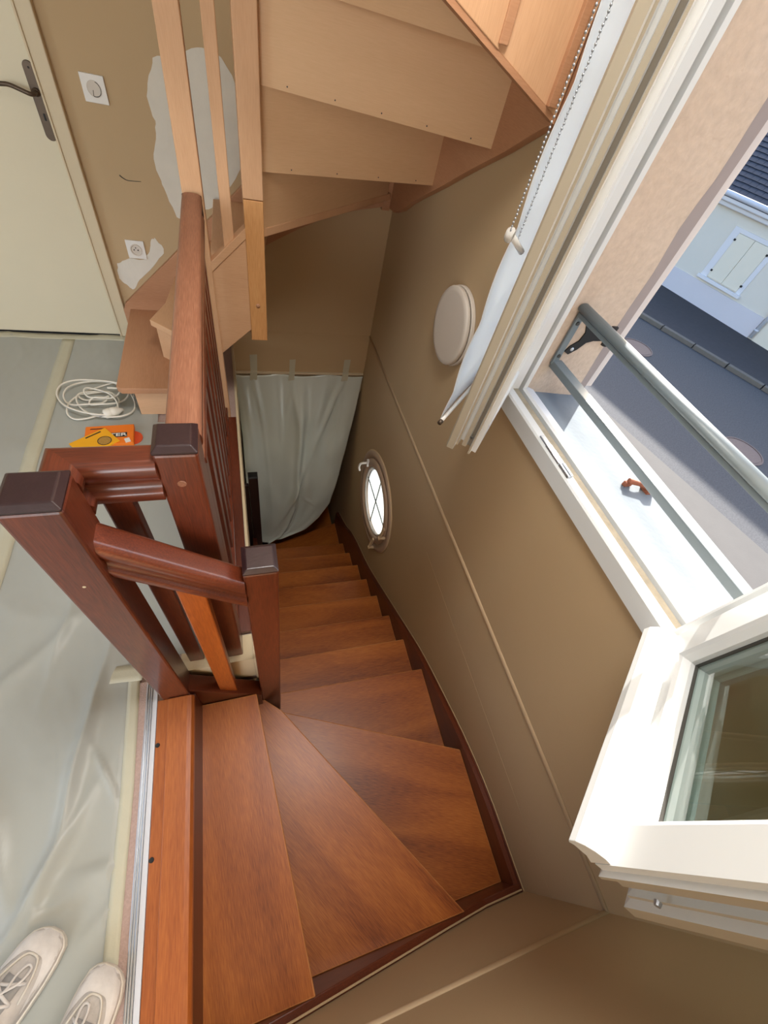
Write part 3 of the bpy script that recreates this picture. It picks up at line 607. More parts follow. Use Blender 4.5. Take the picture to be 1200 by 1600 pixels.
# near sash: folded back past ninety degrees, outer face to the room
s2, O2, U2, V2, W2 = sash((0.838,0.125), (-0.805,-0.594), (-0.594,0.805), 0.497, 'sash', pane_m)
bm = NB(); prof = [(0.0,0.002),(0.0,0.052),(0.010,0.054),(0.022,0.050),(0.034,0.040),(0.042,0.026),(0.044,0.010),(0.040,0.004),(0.034,0.010),(0.014,0.012)]
a = [bm.verts.new(O2+U2*0.012+W2*w+V2*v) for w, v in prof]; b = [bm.verts.new(O2+U2*0.482+W2*w+V2*v) for w, v in prof]
bm.faces.new(a[::-1]); bm.faces.new(b)
for i in range(len(prof)): bm.faces.new((a[i], a[(i+1)%len(prof)], b[(i+1)%len(prof)], b[i]))
obj('drip_rail', bm, pvc, s2, bevel=0.001)
bm = NB()
for i in (0.10, 0.42):
    q = O2+U2*0.494+W2*(-0.040)+V2*i; lathe(bm, q, U2, [(0,0.006),(0.004,0.006),(0.005,0)], 10)
obj('roller_cam', bm, steel, s2)
# strip of metal gear along the closing edge
bm = NB(); pts = [O2+U2*0.474+W2*w+V2*v for w, v in ((-0.032,0.04),(-0.045,0.04),(-0.045,SH-0.04),(-0.032,SH-0.04))]; prism(bm, pts, U2*0.004); obj('gear_strip', bm, steel, s2)

# blind fixed on the room side of the far sash
blind = thing('window_blind', O1+U1*0.25+W1*-0.12, 'white roller blind with bead chain on the ajar far sash', 'blind')
def sp(u, v, w): return O1+U1*u+V1*v+W1*w
bm = NB(); nu, nv = 14, 90; grid = []
for j in range(nv+1):
    v = 0.03+(SH-0.06)*j/nv; rowv = []
    for i in range(nu+1):
        u = 0.06+0.36*i/nu
        w = -0.100 - 0.030*(i/nu) - 0.005*math.sin(math.pi*i/nu) - 0.007*abs(math.sin(v*math.pi/0.20 + 1.2*i/nu))
        rowv.append(bm.verts.new(sp(u, v, w)))
    grid.append(rowv)
for j in range(nv):
    for i in range(nu): bm.faces.new((grid[j][i], grid[j][i+1], grid[j+1][i+1], grid[j+1][i]))
bo = obj('fabric', bm, blind_m, blind, smooth=True); so_ = bo.modifiers.new('Solidify', 'SOLIDIFY'); so_.thickness = 0.0012
bm = NB(); tube(bm, [sp(0.05,0.032,-0.103), sp(0.43,0.032,-0.130)], 0.006, 10); br = obj('bottom_bar', bm, white_pl, blind, smooth=True)
bm = NB(); tube(bm, [sp(0.43,0.030,-0.130), sp(0.442,0.030,-0.131)], 0.007, 10); obj('end_cap', bm, bronze, br, smooth=True)
bm = NB(); tube(bm, [sp(0.05,SH+0.0,-0.115), sp(0.45,SH+0.0,-0.115)], 0.022, 16); obj('roller', bm, white_pl, blind, smooth=True)
hz = 1.313-SZ0
def beads(p0, p1):
    p0, p1 = Vector(p0), Vector(p1); d = p1-p0; n = int(d.length/0.0062); bm = NB()
    proto = NB(); bmesh.ops.create_icosphere(proto, subdivisions=1, radius=0.0023); vv = [v.co.copy() for v in proto.verts]; ff = [[v.index for v in f.verts] for f in proto.faces]; proto.free()
    for k in range(n+1):
        c = p0+d*(k/n)+Vector((0.0006*math.sin(k*1.7), 0, 0)); nvv = [bm.verts.new(c+q) for q in vv]
        for f in ff: bm.faces.new([nvv[i] for i in f])
    tube(bm, [p0, p1], 0.0006, 5); return bm
c1 = obj('bead_chain', beads(sp(0.497,hz+0.004,-0.128), sp(0.497,SH+0.02,-0.128)), steel, blind, smooth=True)
c2 = obj('bead_chain', beads(sp(0.452,hz-0.01,-0.116), sp(0.452,SH+0.02,-0.116)), steel, blind, smooth=True)
c1['kind'] = 'stuff'; c2['kind'] = 'stuff'
bm = NB(); lathe(bm, sp(0.487,hz,-0.128), W1, [(0.0,-0.006),(0.011,-0.006),(0.013,-0.003),(0.013,0.003),(0.011,0.006),(0.0,0.006)], 20)
lathe(bm, sp(0.487,hz,-0.128), W1, [(0.008,-0.008),(0.010,-0.007),(0.010,0.007),(0.008,0.008)], 20, True)
tube(bm, [sp(0.475,hz-0.004,-0.124), sp(0.445,hz-0.03,-0.10)], 0.006, 8)
obj('chain_tensioner', bm, clear_pl, blind, smooth=True)

# ================================================================== WALL LAMP, PORTHOLE
lamp = thing('wall_lamp', (XW, 1.485, 0.752), 'round flat white wall lamp beside the window', 'lamp')
bm = NB(); lathe(bm, (XW,1.485,0.752), (-1,0,0), [(0,0),(0.150,0),(0.154,0.004),(0.154,0.014),(0.150,0.018),(0,0.018)], 64); obj('base_ring', bm, off_white, lamp, smooth=False)
bm = NB(); lathe(bm, (XW,1.485,0.752), (-1,0,0), [(0.146,0.018),(0.146,0.022)], 64); obj('shadow_gap', bm, seal_m, lamp)
bm = NB(); lathe(bm, (XW,1.485,0.752), (-1,0,0), [(0,0.0215),(0.148,0.0215),(0.151,0.025),(0.151,0.036),(0.147,0.041),(0.13,0.0425),(0,0.0435)], 64); obj('diffuser', bm, off_white, lamp, smooth=True)

ph_ = thing('window_2', (XW, PY, PZ), 'round porthole window with crossed glazing bars and curved handle', None, None, 'structure')
taupe = plain('porthole_taupe', srgb(178,152,130), 0.5, 0.02, 10)
bm = NB(); lathe(bm, (XW,PY,PZ), (-1,0,0), [(0.385,-0.002),(0.388,0.004),(0.380,0.014),(0.350,0.016),(0.345,0.010),(0.326,0.008),(0.326,-0.06)], 72); f1 = obj('outer_ring', bm, taupe, ph_, smooth=True)
bm = NB(); lathe(bm, (XW,PY,PZ), (-1,0,0), [(0.388,0.000),(0.392,0.004),(0.388,0.010),(0.382,0.010)], 72); obj('bead', bm, dado_m, f1, smooth=True)
bm = NB(); lathe(bm, (XW,PY,PZ), (-1,0,0), [(0.325,-0.03),(0.325,0.010),(0.318,0.020),(0.285,0.024),(0.272,0.020),(0.262,0.006),(0.254,-0.004),(0.254,-0.03)], 72); f2 = obj('casement_ring', bm, taupe, ph_, smooth=True)
bm = NB(); lathe(bm, (XW,PY,PZ), (-1,0,0), [(0.262,0.004),(0.262,0.009),(0.250,0.006),(0.247,-0.006)], 72); obj('glazing_bead', bm, white_pl, f2, smooth=True)
bm = NB(); lathe(bm, (XW,PY,PZ), (-1,0,0), [(0,-0.016),(0.256,-0.016)], 72); obj('pane', bm, frost_m, f2)
bm = NB()
for s in (1,-1):
    d = Vector((0, 1, 0)) if s > 0 else Vector((0, 0, 1)); c = Vector((XW+0.008,PY,PZ)); sdv = d.cross(Vector((1,0,0)))
    prism(bm, [c-d*0.25-sdv*0.0045, c+d*0.25-sdv*0.0045, c+d*0.25+sdv*0.0045, c-d*0.25+sdv*0.0045], (-0.005,0,0))
obj('glazing_bar', bm, plain('glazing_bar_grey', srgb(104,110,108), 0.5, 0.02, 10), f2)
bm = NB(); hy, hz2 = PY+0.245, PZ+0.165
box(bm, XW-0.034, XW-0.018, hy-0.014, hy+0.014, hz2-0.028, hz2+0.028)
tube(bm, catmull([(XW-0.034,hy,hz2),(XW-0.065,hy,hz2),(XW-0.082,hy+0.004,hz2-0.014),(XW-0.086,hy+0.006,hz2-0.05),(XW-0.076,hy+0.006,hz2-0.085)], 6), 0.0085, 10)
obj('handle', bm, white_pl, f2, bevel=0.001)
for (ay, az) in ((-0.315, 0.02), (-0.205,-0.27)):
    bm = NB(); prism(bm, [(XW-0.02,PY+ay-0.012,PZ+az+0.07),(XW-0.02,PY+ay+0.012,PZ+az+0.07),(XW-0.04,PY+ay+0.012,PZ+az-0.05),(XW-0.04,PY+ay-0.012,PZ+az-0.05)], (-0.012,0,0)); tube(bm, [(XW-0.052,PY+ay,PZ+az-0.035),(XW,PY+ay-0.02,PZ+az-0.02)], 0.012, 10); obj('hinge_arm', bm, dado_m, f2, bevel=0.002)

# ================================================================== OUTSIDE THE WINDOW
bm = NB(); prism(bm, [(0.985,WY0,WZ0+0.016),(1.30,WY0,WZ0-0.008),(1.30,WY0,WZ0-0.06),(0.985,WY0,WZ0-0.06)], (0,WY1-WY0,0))
tag(obj('window_sill', bm, sill_m, bevel=0.004), 'pale stone outer sill below the railing', 'window sill')
def sill_z(x): return WZ0+0.016-(x-0.985)*0.076
bm = NB(); tube(bm, [(1.13,0.60,sill_z(1.13)+0.02),(1.165,0.585,sill_z(1.165)+0.022),(1.195,0.575,sill_z(1.195)+0.018)], [0.010,0.008,0.012], 8); box(bm, 1.19, 1.222, 0.557, 0.590, sill_z(1.2)-0.001, sill_z(1.2)+0.034); box(bm, 1.12, 1.15, 0.592, 0.606, sill_z(1.12)-0.001, sill_z(1.12)+0.016)
tag(obj('shutter_stop', bm, rust_m, bevel=0.002), 'small rusty iron shutter stop on the sill', 'shutter stop')
rail = thing('window_railing', (1.04, 0.57, 0.88), 'dark grey metal safety railing across the window opening', 'railing')
def ellip_tube(c0, c1, rx, rz, n=16):
    bm = NB(); c0, c1 = Vector(c0), Vector(c1)
    a = [bm.verts.new(c0+Vector((rx*math.cos(2*math.pi*i/n),0,rz*math.sin(2*math.pi*i/n)))) for i in range(n)]; b = [bm.verts.new(c1+Vector((rx*math.cos(2*math.pi*i/n),0,rz*math.sin(2*math.pi*i/n)))) for i in range(n)]
    bm.faces.new(a[::-1]); bm.faces.new(b)
    for i in range(n): bm.faces.new((a[i],a[(i+1)%n],b[(i+1)%n],b[i]))
    return bm
obj('top_rail', ellip_tube((1.032,1.058,1.066), (1.032,0.085,1.066), 0.021, 0.014), rail_m, rail, smooth=True)
obj('top_rail_lip', B(1.020,1.044, 0.085, 1.055, 1.040, 1.054), rail_m, rail, bevel=0.002)
obj('lower_bar', B(1.026,1.066, 0.085, 1.058, 0.858, 0.884), rail_m, rail, bevel=0.002)
eb = obj('end_bar', B(1.022,1.046, 1.048, 1.058, 0.872, 1.055), rail_m, rail, bevel=0.002)
obj('end_bar', B(1.022,1.046, 0.082, 0.092, 0.872, 1.055), rail_m, rail, bevel=0.002)
for z in (0.905, 1.02):
    bm = NB(); lathe(bm, (1.034,1.048,z), (0,-1,0), [(0,0.003),(0.006,0.003),(0.007,0)], 12); obj('screw_head', bm, seal_m, eb)
bk = thing('shutter_bracket', (1.13, WY1-0.01, 0.98), 'black three-armed iron bracket on the pink reveal', 'bracket')
yb = WY1-0.011
pts = [(1.062,1.030),(1.085,1.045),(1.100,1.035),(1.112,1.010),(1.135,1.000),(1.20,0.995),(1.20,0.960),(1.150,0.958),(1.125,0.950),(1.105,0.925),(1.078,0.905),(1.058,0.915),(1.068,0.935),(1.092,0.955),(1.098,0.985),(1.085,1.008)]
pts = [(x, yb, z) for x, z in pts]
bp_ = obj('plate', prism(NB(), pts, (0,-0.006,0)), black_m, bk, bevel=0.001)
for x, z in ((1.085,1.025),(1.082,0.925)):
    bm = NB(); lathe(bm, (x,yb-0.006,z), (0,-1,0), [(0,0.003),(0.006,0.002),(0.007,0)], 12); obj('bolt', bm, alu, bk, smooth=True)
bm = NB(); tube(bm, [(1.205,yb-0.004,0.945),(1.205,yb-0.004,1.012)], 0.012, 10); obj('pivot', bm, black_m, bk)
# folded-back shutter leaf beside the reveal
sh = thing('window_shutter', (XO+0.04, 1.35, 0.78), 'pale shutter leaf folded back against the street facade', 'shutter')
for k in range(5):
    obj('board', B(XO+0.013, XO+0.048, 1.088+0.094*k, 1.088+0.094*k+0.091, WZ0+0.02, WZ1), shutter_m, sh, bevel=0.003)

# street
ZG = -2.9
bm = NB(); plan(bm, [(XO,-12),(26,-12),(26,26),(XO,26)], ZG-0.3, ZG)
tag(obj('ground', bm, asphalt), 'asphalt street below the window', None, None, 'structure')
bm = NB(); plan(bm, [(XO,-6),(9.9,-6),(8.0,1.57),(7.35,4.15),(6.2,8.7),(5.2,12.7),(XO,12.7)], ZG, ZG+0.03)
tag(obj('pavement', bm, pavement_m), 'smooth grey pavement on the near side of the street', None, None, 'structure')
bm = NB(); tube(bm, [(9.0,-2.4,ZG+0.026),(8.0,1.57,ZG+0.026),(7.35,4.15,ZG+0.026),(6.2,8.7,ZG+0.026)], 0.02, 6)
# far pavement with kerb stones
k0, k1 = Vector((11.37,9.74,0)), Vector((13.04,5.93,0)); kd = (k1-k0).normalized(); kn = Vector((-kd.y, kd.x, 0)); kn = kn if kn.x > 0 else -kn
A0, A1 = k0-kd*8, k1+kd*8
bm = NB(); plan(bm, [(A0.x,A0.y),(A1.x,A1.y),(26,A1.y),(26,A0.y)], ZG, ZG+0.10)
fp = tag(obj('far_pavement', bm, far_pave), 'dark pavement in front of the house opposite', None, None, 'structure')
for i in range(18):
    a = A0+kd*(1.0*i)+kd*0.01; b = a+kd*0.97; q = kn*-0.16
    bm = NB(); plan(bm, [(a.x,a.y),(b.x,b.y),(b.x+q.x,b.y+q.y),(a.x+q.x,a.y+q.y)], ZG, ZG+0.11); obj('kerb_stone', bm, kerb_m, fp, bevel=0.01)
for (x, y), lab in (((9.95,7.76),'round iron manhole cover just past the far end of the railing'), ((9.9,3.92),'round iron manhole cover at the right edge of the view')):
    bm = NB(); lathe(bm, (x,y,ZG), (0,0,1), [(0,0.012),(0.36,0.012),(0.365,0.004),(0.40,0.004),(0.40,0.016),(0.43,0.016),(0.43,0)], 40)
    tag(obj('manhole_cover', bm, manhole_m), lab, 'manhole', 'manhole covers in the street')
# house opposite
hn = Vector((0.968,0.25,0)).normalized(); ht = Vector((-hn.y,hn.x,0)); hb = Vector((14.36,10.38,0))
def hp(s, dp, z): return hb+ht*s+hn*dp+Vector((0,0,z))
def hbox(bm, s0, s1, d0, d1, z0, z1): return prism(bm, [hp(s0,d0,z0),hp(s1,d0,z0),hp(s1,d1,z0),hp(s0,d1,z0)], (0,0,z1-z0))
hs = thing('house', hp(0,4,ZG), 'white rendered house with slate roof across the street', 'house')
S0, S1 = -9.0, 9.0
RB, RS = 3.1, 0.9; EZ = -0.2
bm = NB(); prism(bm, [hp(S0,0,ZG),hp(S0,2*RB,ZG),hp(S0,2*RB,EZ),hp(S0,RB,EZ+RB*RS-0.05),hp(S0,0,EZ)], ht*(S1-S0)); obj('wall', bm, house_m, hs)
obj('plinth', hbox(NB(), -2.0, S1, -0.03, 0.01, ZG, -2.2), plinth_m, hs)
obj('gate_panel', hbox(NB(), -4.2, -2.15, -0.02, 0.01, ZG+0.1, -1.4), houseshut_m, hs)
bm = NB(); hbox(bm, S0, S1, -0.16, 0.02, -0.42, -0.30); hbox(bm, S0, S1, -0.28, 0.02, -0.30, -0.18); obj('cornice', bm, house_trim, hs, bevel=0.03)
bm = NB(); tube(bm, [hp(S0,-0.30,-0.12), hp(S1,-0.30,-0.12)], 0.07, 10); obj('gutter', bm, zinc_pipe, hs, smooth=True)
bm = NB(); tube(bm, [hp(-2.07,-0.06,-0.25), hp(-2.07,-0.06,ZG+0.15)], 0.05, 10)
for z in (-2.0,-2.55): tube(bm, [hp(-2.07,-0.06,z), hp(-2.07,-0.06,z+0.05)], 0.065, 10)
obj('downpipe', bm, zinc_pipe, hs, smooth=True)
hw = obj('window_surround', NB() if False else (lambda bm: (hbox(bm,-0.97,-0.83,-0.03,0.01,-2.06,-0.70), hbox(bm,0.22,0.43,-0.03,0.01,-2.06,-0.70), hbox(bm,-0.83,0.22,-0.03,0.01,-0.80,-0.70), bm)[-1])(NB()), house_trim, hs)
obj('window_ledge', hbox(NB(), -1.02, 0.48, -0.10, 0.01, -2.12, -2.03), house_trim, hw, bevel=0.01)
for a, b in ((-0.825,-0.312),(-0.303,0.215)): obj('shutter', hbox(NB(), a, b, -0.045, 0.0, -2.0, -0.81), houseshut_m, hs, bevel=0.008)
for s in (-0.83, 0.215):
    for z in (-1.85,-1.0):
        obj('shutter_hinge', hbox(NB(), s-0.04, s+0.02, -0.055, -0.03, z, z+0.05), black_m, hs)
# slate roof: lath plane plus overlapping courses of slates
sl = Vector((hn.x, hn.y, RS)).normalized(); upn = ht.cross(sl).normalized(); upn = upn if upn.z > 0 else -upn
def rp(s, t, h): return hp(s, -0.30, EZ+0.0-0.30*RS*0+0.02)+sl*t+upn*h
Ls = (RB+0.30)/math.cos(math.atan(RS))
bm = NB(); prism(bm, [rp(S0,0,0),rp(S1,0,0),rp(S1,Ls,0),rp(S0,Ls,0)], upn*-0.08); rf = obj('roof', bm, slate_m, hs)
bm = NB(); q0 = hp(0, 2*RB, EZ); prism(bm, [hp(S0,RB,EZ+RB*RS+0.15),hp(S1,RB,EZ+RB*RS+0.15),hp(S1,2*RB+0.3,EZ-0.1),hp(S0,2*RB+0.3,EZ-0.1)], (0,0,0.06)); obj('roof_back', bm, slate_m, hs)
bm = NB(); rw = 0.155; sw_ = 0.22; nrow = int(Ls/rw)
for r in range(nrow):
    off = (r % 2)*sw_/2
    for c in range(int((5.5+2.5)/sw_)):
        s = -2.5+c*sw_+off; t = r*rw; j = random.uniform(-0.006, 0.006)
        a = [rp(s+0.004,t+j,0.028), rp(s+sw_-0.004,t+j,0.028), rp(s+sw_-0.004,t+rw*1.25,0.006), rp(s+0.004,t+rw*1.25,0.006)]
        prism(bm, a, upn*-0.008)
sl_o = obj('slate_courses', bm, slate_m, hs); sl_o['kind'] = 'stuff'

# ================================================================== PLASTIC SHEET OVER THE LOWER OPENING
cur = thing('plastic_curtain', (0.4, YF-0.04, -2.0), 'translucent plastic dust sheet taped over the opening below', 'plastic sheet')
edge = [(0.0,0.866),(0.17,0.840),(0.38,0.795),(0.56,0.760),(0.76,0.695),(0.87,0.60),(0.95,0.47),(1.0,0.25)]
lef = [(0.0,-0.050),(0.3,-0.035),(1.0,-0.055)]
bm = NB(); nu, nv = 110, 110; g = []
for j in range(nv+1):
    t = j/nv; rowv = []
    for i in range(nu+1):
        s = i/nu; x0, x1 = interp(lef, t), interp(edge, t)
        sag = 0.016*abs(math.sin(s*math.pi*2.6+0.5))*math.exp(-t*9)
        x = x0+(x1-x0)*s; z = -0.243 - sag - t*(1.73+0.02*math.cos(s*3)) + 0.30*max(0, s-0.78)*max(0, t-0.4)*0.4
        f = 0.030*math.sin(s*13+1.5*t+0.6)*(0.35+0.65*math.exp(-((t-0.2)/0.35)**2)) + 0.018*math.sin(s*29+3*t*s)*math.exp(-t*3.2)
        f += 0.045*math.exp(-((s-0.50-0.05*t)/0.035)**2)*min(1, t*5)*(1-0.4*t) - 0.03*math.exp(-((s-0.56-0.06*t)/0.05)**2)*min(1, t*4)
        d = (s-0.62)+0.55*(t-0.45); f += 0.030*math.exp(-(d/0.03)**2)*math.exp(-((t-0.62)/0.16)**2)
        f += 0.022*noise.noise(Vector((s*3.1, t*3.3, 1.7))) + 0.010*noise.noise(Vector((s*8, t*9, 5.2)))
        f += 0.020*math.exp(-((s-0.14-0.18*t)/0.02)**2)*math.exp(-t*4)+0.02*math.exp(-((s-0.86+0.5*t)/0.025)**2)*math.exp(-((t-0.15)/0.15)**2)
        for cs_, sl_, ln_, am in ((0.14,0.22,0.30,0.020),(0.14,-0.12,0.22,0.014),(0.33,0.05,0.35,0.016),(0.42,0.30,0.26,0.018),(0.45,-0.35,0.22,0.014),(0.84,-0.35,0.34,0.022),(0.86,-0.60,0.24,0.014),(0.84,0.06,0.4,0.014),(0.06,0.10,0.5,0.014)):
            f += am*max(0, 1-abs(s-cs_-sl_*t)/0.030)*max(0, 1-(t/ln_)**2)
        f += 0.012*max(0, 1-abs((s-0.52)*0.9-(t-0.52)*0.25)/0.02)*max(0, 1-abs(s-0.62)/0.14) + 0.010*max(0, 1-abs((t-0.72)-(s-0.7)*0.35)/0.014)*max(0, 1-abs(s-0.72)/0.18)
        f *= min(1, 0.12+t*5)
        y = YF-0.012 - 0.27*t*t*(0.5+0.5*s*0+0.5) - 0.10*math.sin(math.pi*t)*(0.4+0.6*math.sin(math.pi*s)) - f
        rowv.append(bm.verts.new((x, min(y, YF-0.006), z)))
    g.append(rowv)
for j in range(nv):
    for i in range(nu): bm.faces.new((g[j][i], g[j][i+1], g[j+1][i+1], g[j+1][i]))
cs = obj('sheet', bm, sheet_m, cur, smooth=True); m_ = cs.modifiers.new('Solidify', 'SOLIDIFY'); m_.thickness = 0.0006
tag(obj('trim_5', B(-0.045, 0.868, YF-0.014, YF+0.004, -0.244, -0.232), frame_cream), 'white edge strip along the bottom of the far wall', None, None, 'structure')
for x, z1, w in ((0.085,-0.105,0.048),(0.345,-0.135,0.042),(0.735,-0.125,0.048)):
    bm = NB(); pts = [(x-w/2,YF-0.0025,z1),(x+w/2,YF-0.0025,z1+0.004),(x+w/2-0.004,YF-0.0025,-0.226),(x+w/2-0.006,YF-0.020,-0.230),(x+w/2-0.010,YF-0.024,-0.285),(x-w/2-0.010,YF-0.024,-0.290),(x-w/2-0.004,YF-0.020,-0.230),(x-w/2,YF-0.0025,-0.226)]
    v = [bm.verts.new(p) for p in pts]; bm.faces.new((v[0],v[1],v[2],v[7])); bm.faces.new((v[7],v[2],v[3],v[6])); bm.faces.new((v[6],v[3],v[4],v[5]))
    t_ = obj('tape_strip', bm, tape_m, cur); mm = t_.modifiers.new('Solidify', 'SOLIDIFY'); mm.thickness = 0.0005

# ================================================================== LANDING FLOOR COVERINGS
bm = NB(); nx, ny = 300, 380; X0, X1, Y0, Y1 = -3.15, -0.425, -2.95, YF-0.02; g = []
def wrinkle(x, y):
    p = Vector((x*2.2, y*1.1, 0)); z = 0.003+0.0045*max(0, noise.noise(p))
    for (cx, cy, ang, wd, ln, h) in ((-0.55,0.32,1.45,0.022,0.55,0.010),(-0.60,0.05,1.05,0.018,0.28,0.007),(-0.80,0.55,0.9,0.03,0.5,0.006),(-0.66,0.75,1.5,0.02,0.3,0.004),(-0.95,1.35,0.5,0.03,0.35,0.006),(-1.0,1.15,0.75,0.025,0.4,0.006),(-0.56,-0.02,0.35,0.014,0.18,0.006),(-0.50,0.03,0.15,0.012,0.14,0.005),(-0.72,0.18,1.9,0.02,0.3,0.005),(-0.48,0.25,2.1,0.008,0.12,0.004),(-0.95,0.3,1.3,0.04,0.6,0.006),(-0.45,-0.05,0.7,0.010,0.10,0.004)):
        dx, dy = x-cx, y-cy; a = dx*math.cos(ang)+dy*math.sin(ang); b = -dx*math.sin(ang)+dy*math.cos(ang)
        b += 0.02*noise.noise(Vector((a*6, cx*10, cy)))
        z += 2.6*h*math.exp(-abs(b/wd)**1.4-(a/ln)**2*2)
    z += 0.0022*noise.noise(Vector((x*14, y*7, 2.0))) + 0.0012*noise.noise(Vector((x*31+y*9, y*22-x*6, 4.0)))
    ridge = 1-abs(noise.noise(Vector((x*2.6+0.8*y, y*1.3, 8.0)))*2.2); z += 0.005*max(0, ridge)**6
    return max(z, 0.0012)*min(1, (X1-x)/0.03+0.25)
for j in range(ny+1):
    yy = Y0+(Y1-Y0)*(j/ny)
    g.append([bm.verts.new((X0+(X1-X0)*(1-(1-i/nx)**1.7), yy, wrinkle(X0+(X1-X0)*(1-(1-i/nx)**1.7), yy))) for i in range(nx+1)])
for j in range(ny):
    for i in range(nx): bm.faces.new((g[j][i], g[j][i+1], g[j+1][i+1], g[j+1][i]))
# part of the sheet between the posts and the stairwell edge
dc = obj('drop_cloth', bm, dropcloth_m, smooth=True); tag(dc, 'grey-green plastic protective sheet wrinkled over the landing floor', 'drop cloth')
bm = NB(); plan(bm, [(-0.43,0.575),(-0.15,0.575),(-0.15,0.612),(-0.052,0.612),(-0.052,1.79),(-0.43,1.79)], 0.0, 0.002); obj('edge_flap', bm, dropcloth_m, dc)
def ftape(pts, w, label, n=24, flat=None):
    """tape strip following the sheet"""
    P = [Vector((x, y, 0)) for x, y in pts]; bm = NB(); rows = []
    for k in range(len(P)-1):
        for i in range(n+1 if k == len(P)-2 else n):
            q = P[k].lerp(P[k+1], i/n); d = (P[k+1]-P[k]).normalized(); nn = Vector((-d.y, d.x, 0))*w/2
            rows.append([bm.verts.new((q.x+nn.x*s, q.y+nn.y*s, flat or wrinkle(q.x+nn.x*s, q.y+nn.y*s)+0.0012)) for s in (-1,-0.33,0.33,1)])
    for a, b in zip(rows, rows[1:]):
        for i in range(3): bm.faces.new((a[i],a[i+1],b[i+1],b[i]))
    o = obj('floor_tape', bm, tape_m, smooth=True); m = o.modifiers.new('Solidify','SOLIDIFY'); m.thickness = 0.0006
    return tag(o, label, 'masking tape', 'masking tape strips on the sheet')
ftape([(-0.425,-0.42),(-0.418,0.2),(-0.425,0.53)], 0.034, 'pale masking tape along the carpet edge beside the stairs', 40, 0.0068)
ftape([(-0.912,2.50),(-0.908,1.55),(-0.905,0.85),(-0.90,0.5)], 0.060, 'long masking tape joining the sheets from the door', 30)
ftape([(-0.52,0.545),(-0.40,0.535)], 0.055, 'short masking tape piece at the foot of the corner newel', 12, 0.0075)
ftape([(-1.9,YF-0.05),(-0.62,YF-0.05)], 0.05, 'masking tape along the foot of the cream door', 40)
tag(obj('carpet_edge', B(-0.410,-0.384, YN, 0.50, -0.003, 0.006), carpet_m), 'narrow uncovered strip of pinkish carpet beside the metal profile', 'carpet')
ms = thing('floor_profile', (-0.37, 0.0, 0), 'ribbed aluminium floor edge profile at the top of the stairs', 'floor profile')
for a, b, z in ((-0.385,-0.3795,0.010),(-0.379,-0.3735,0.0085),(-0.373,-0.3675,0.008)): obj('rib', B(a, b, YN, 0.50, -0.003, z), alu, ms, bevel=0.0015)
obj('white_lip', B(-0.367,-0.353, YN, 0.50, -0.02, 0.004), white_edge, ms, bevel=0.001)

# ================================================================== THINGS ON THE FLOOR
cd = thing('extension_cord', (-0.70,1.95,0), 'tangled white extension cord on the floor by the beech steps', 'cord')
random.seed(21)
pts = []
for k in range(int(7.4*12)):
    a = 2*math.pi*k/12; q = k/(7.4*12); t_ = k/12
    rr = 0.088 + 0.030*math.sin(t_*2.3+1.0) + 0.018*math.sin(a*0.43)
    cx = -0.695+0.036*math.sin(t_*2.9+0.6); cy = 1.945+0.032*math.cos(t_*3.7)
    el = 0.35*math.sin(t_*1.9); ca, sa = math.cos(a), math.sin(a)
    pts.append((cx+rr*(1.15*ca+el*sa), cy+rr*(0.95*sa+el*ca*0.5), 0.011+0.030*q+0.012*math.sin(a*1.37+t_)**2))
obj('cable', tube(NB(), catmull(pts, 4), 0.0042, 8), cord_m, cd, smooth=True)
bm = NB(); tube(bm, catmull([(-0.62,2.06,0.03),(-0.60,2.15,0.025),(-0.55,2.22,0.012),(-0.52,2.18,0.012),(-0.60,2.08,0.02)], 6), 0.0042, 8); obj('cable', bm, cord_m, cd, smooth=True)
d = Vector((0.9,0.42,0)).normalized(); bm = NB()
o_ = Vector((-0.655,1.815,0.034)); lathe(bm, o_, d, [(0,0),(0.012,0),(0.022,0.006),(0.024,0.03),(0.022,0.034),(0.024,0.038),(0.023,0.055),(0.012,0.075),(0.006,0.09),(0,0.09)], 20)
pl_ = obj('plug', bm, cord_m, cd, smooth=True)
bm = NB()
for s in (-0.008, 0.008): q = o_+Vector((-d.y,d.x,0))*s; tube(bm, [q, q-d*0.022], 0.0024, 8)
obj('plug_pin', bm, alu, pl_)
def rotbox(bm, c, ang, lx, ly, z0, z1):
    c = Vector(c); ux = Vector((math.cos(ang), math.sin(ang), 0)); uy = Vector((-ux.y, ux.x, 0))
    pts = [c+ux*sx*lx/2+uy*sy*ly/2+Vector((0,0,z0)) for sx, sy in ((-1,-1),(1,-1),(1,1),(-1,1))]
    return prism(bm, pts, (0,0,z1-z0)), ux, uy
oc = Vector((-0.615,1.675,0.005)); oa = math.radians(4)
ob = thing('sandpaper_box', oc, 'orange sandpaper pack with black label on the floor', 'sandpaper pack')
bm, ux, uy = rotbox(NB(), oc, oa, 0.20, 0.13, 0.004, 0.026); obj('box', bm, orange_m, ob, bevel=0.002)
lc = oc+ux*0.015+uy*-0.005; bm, _, _ = rotbox(NB(), lc, oa, 0.115, 0.030, 0.0262, 0.0268); lb = obj('label', bm, label_black, ob)
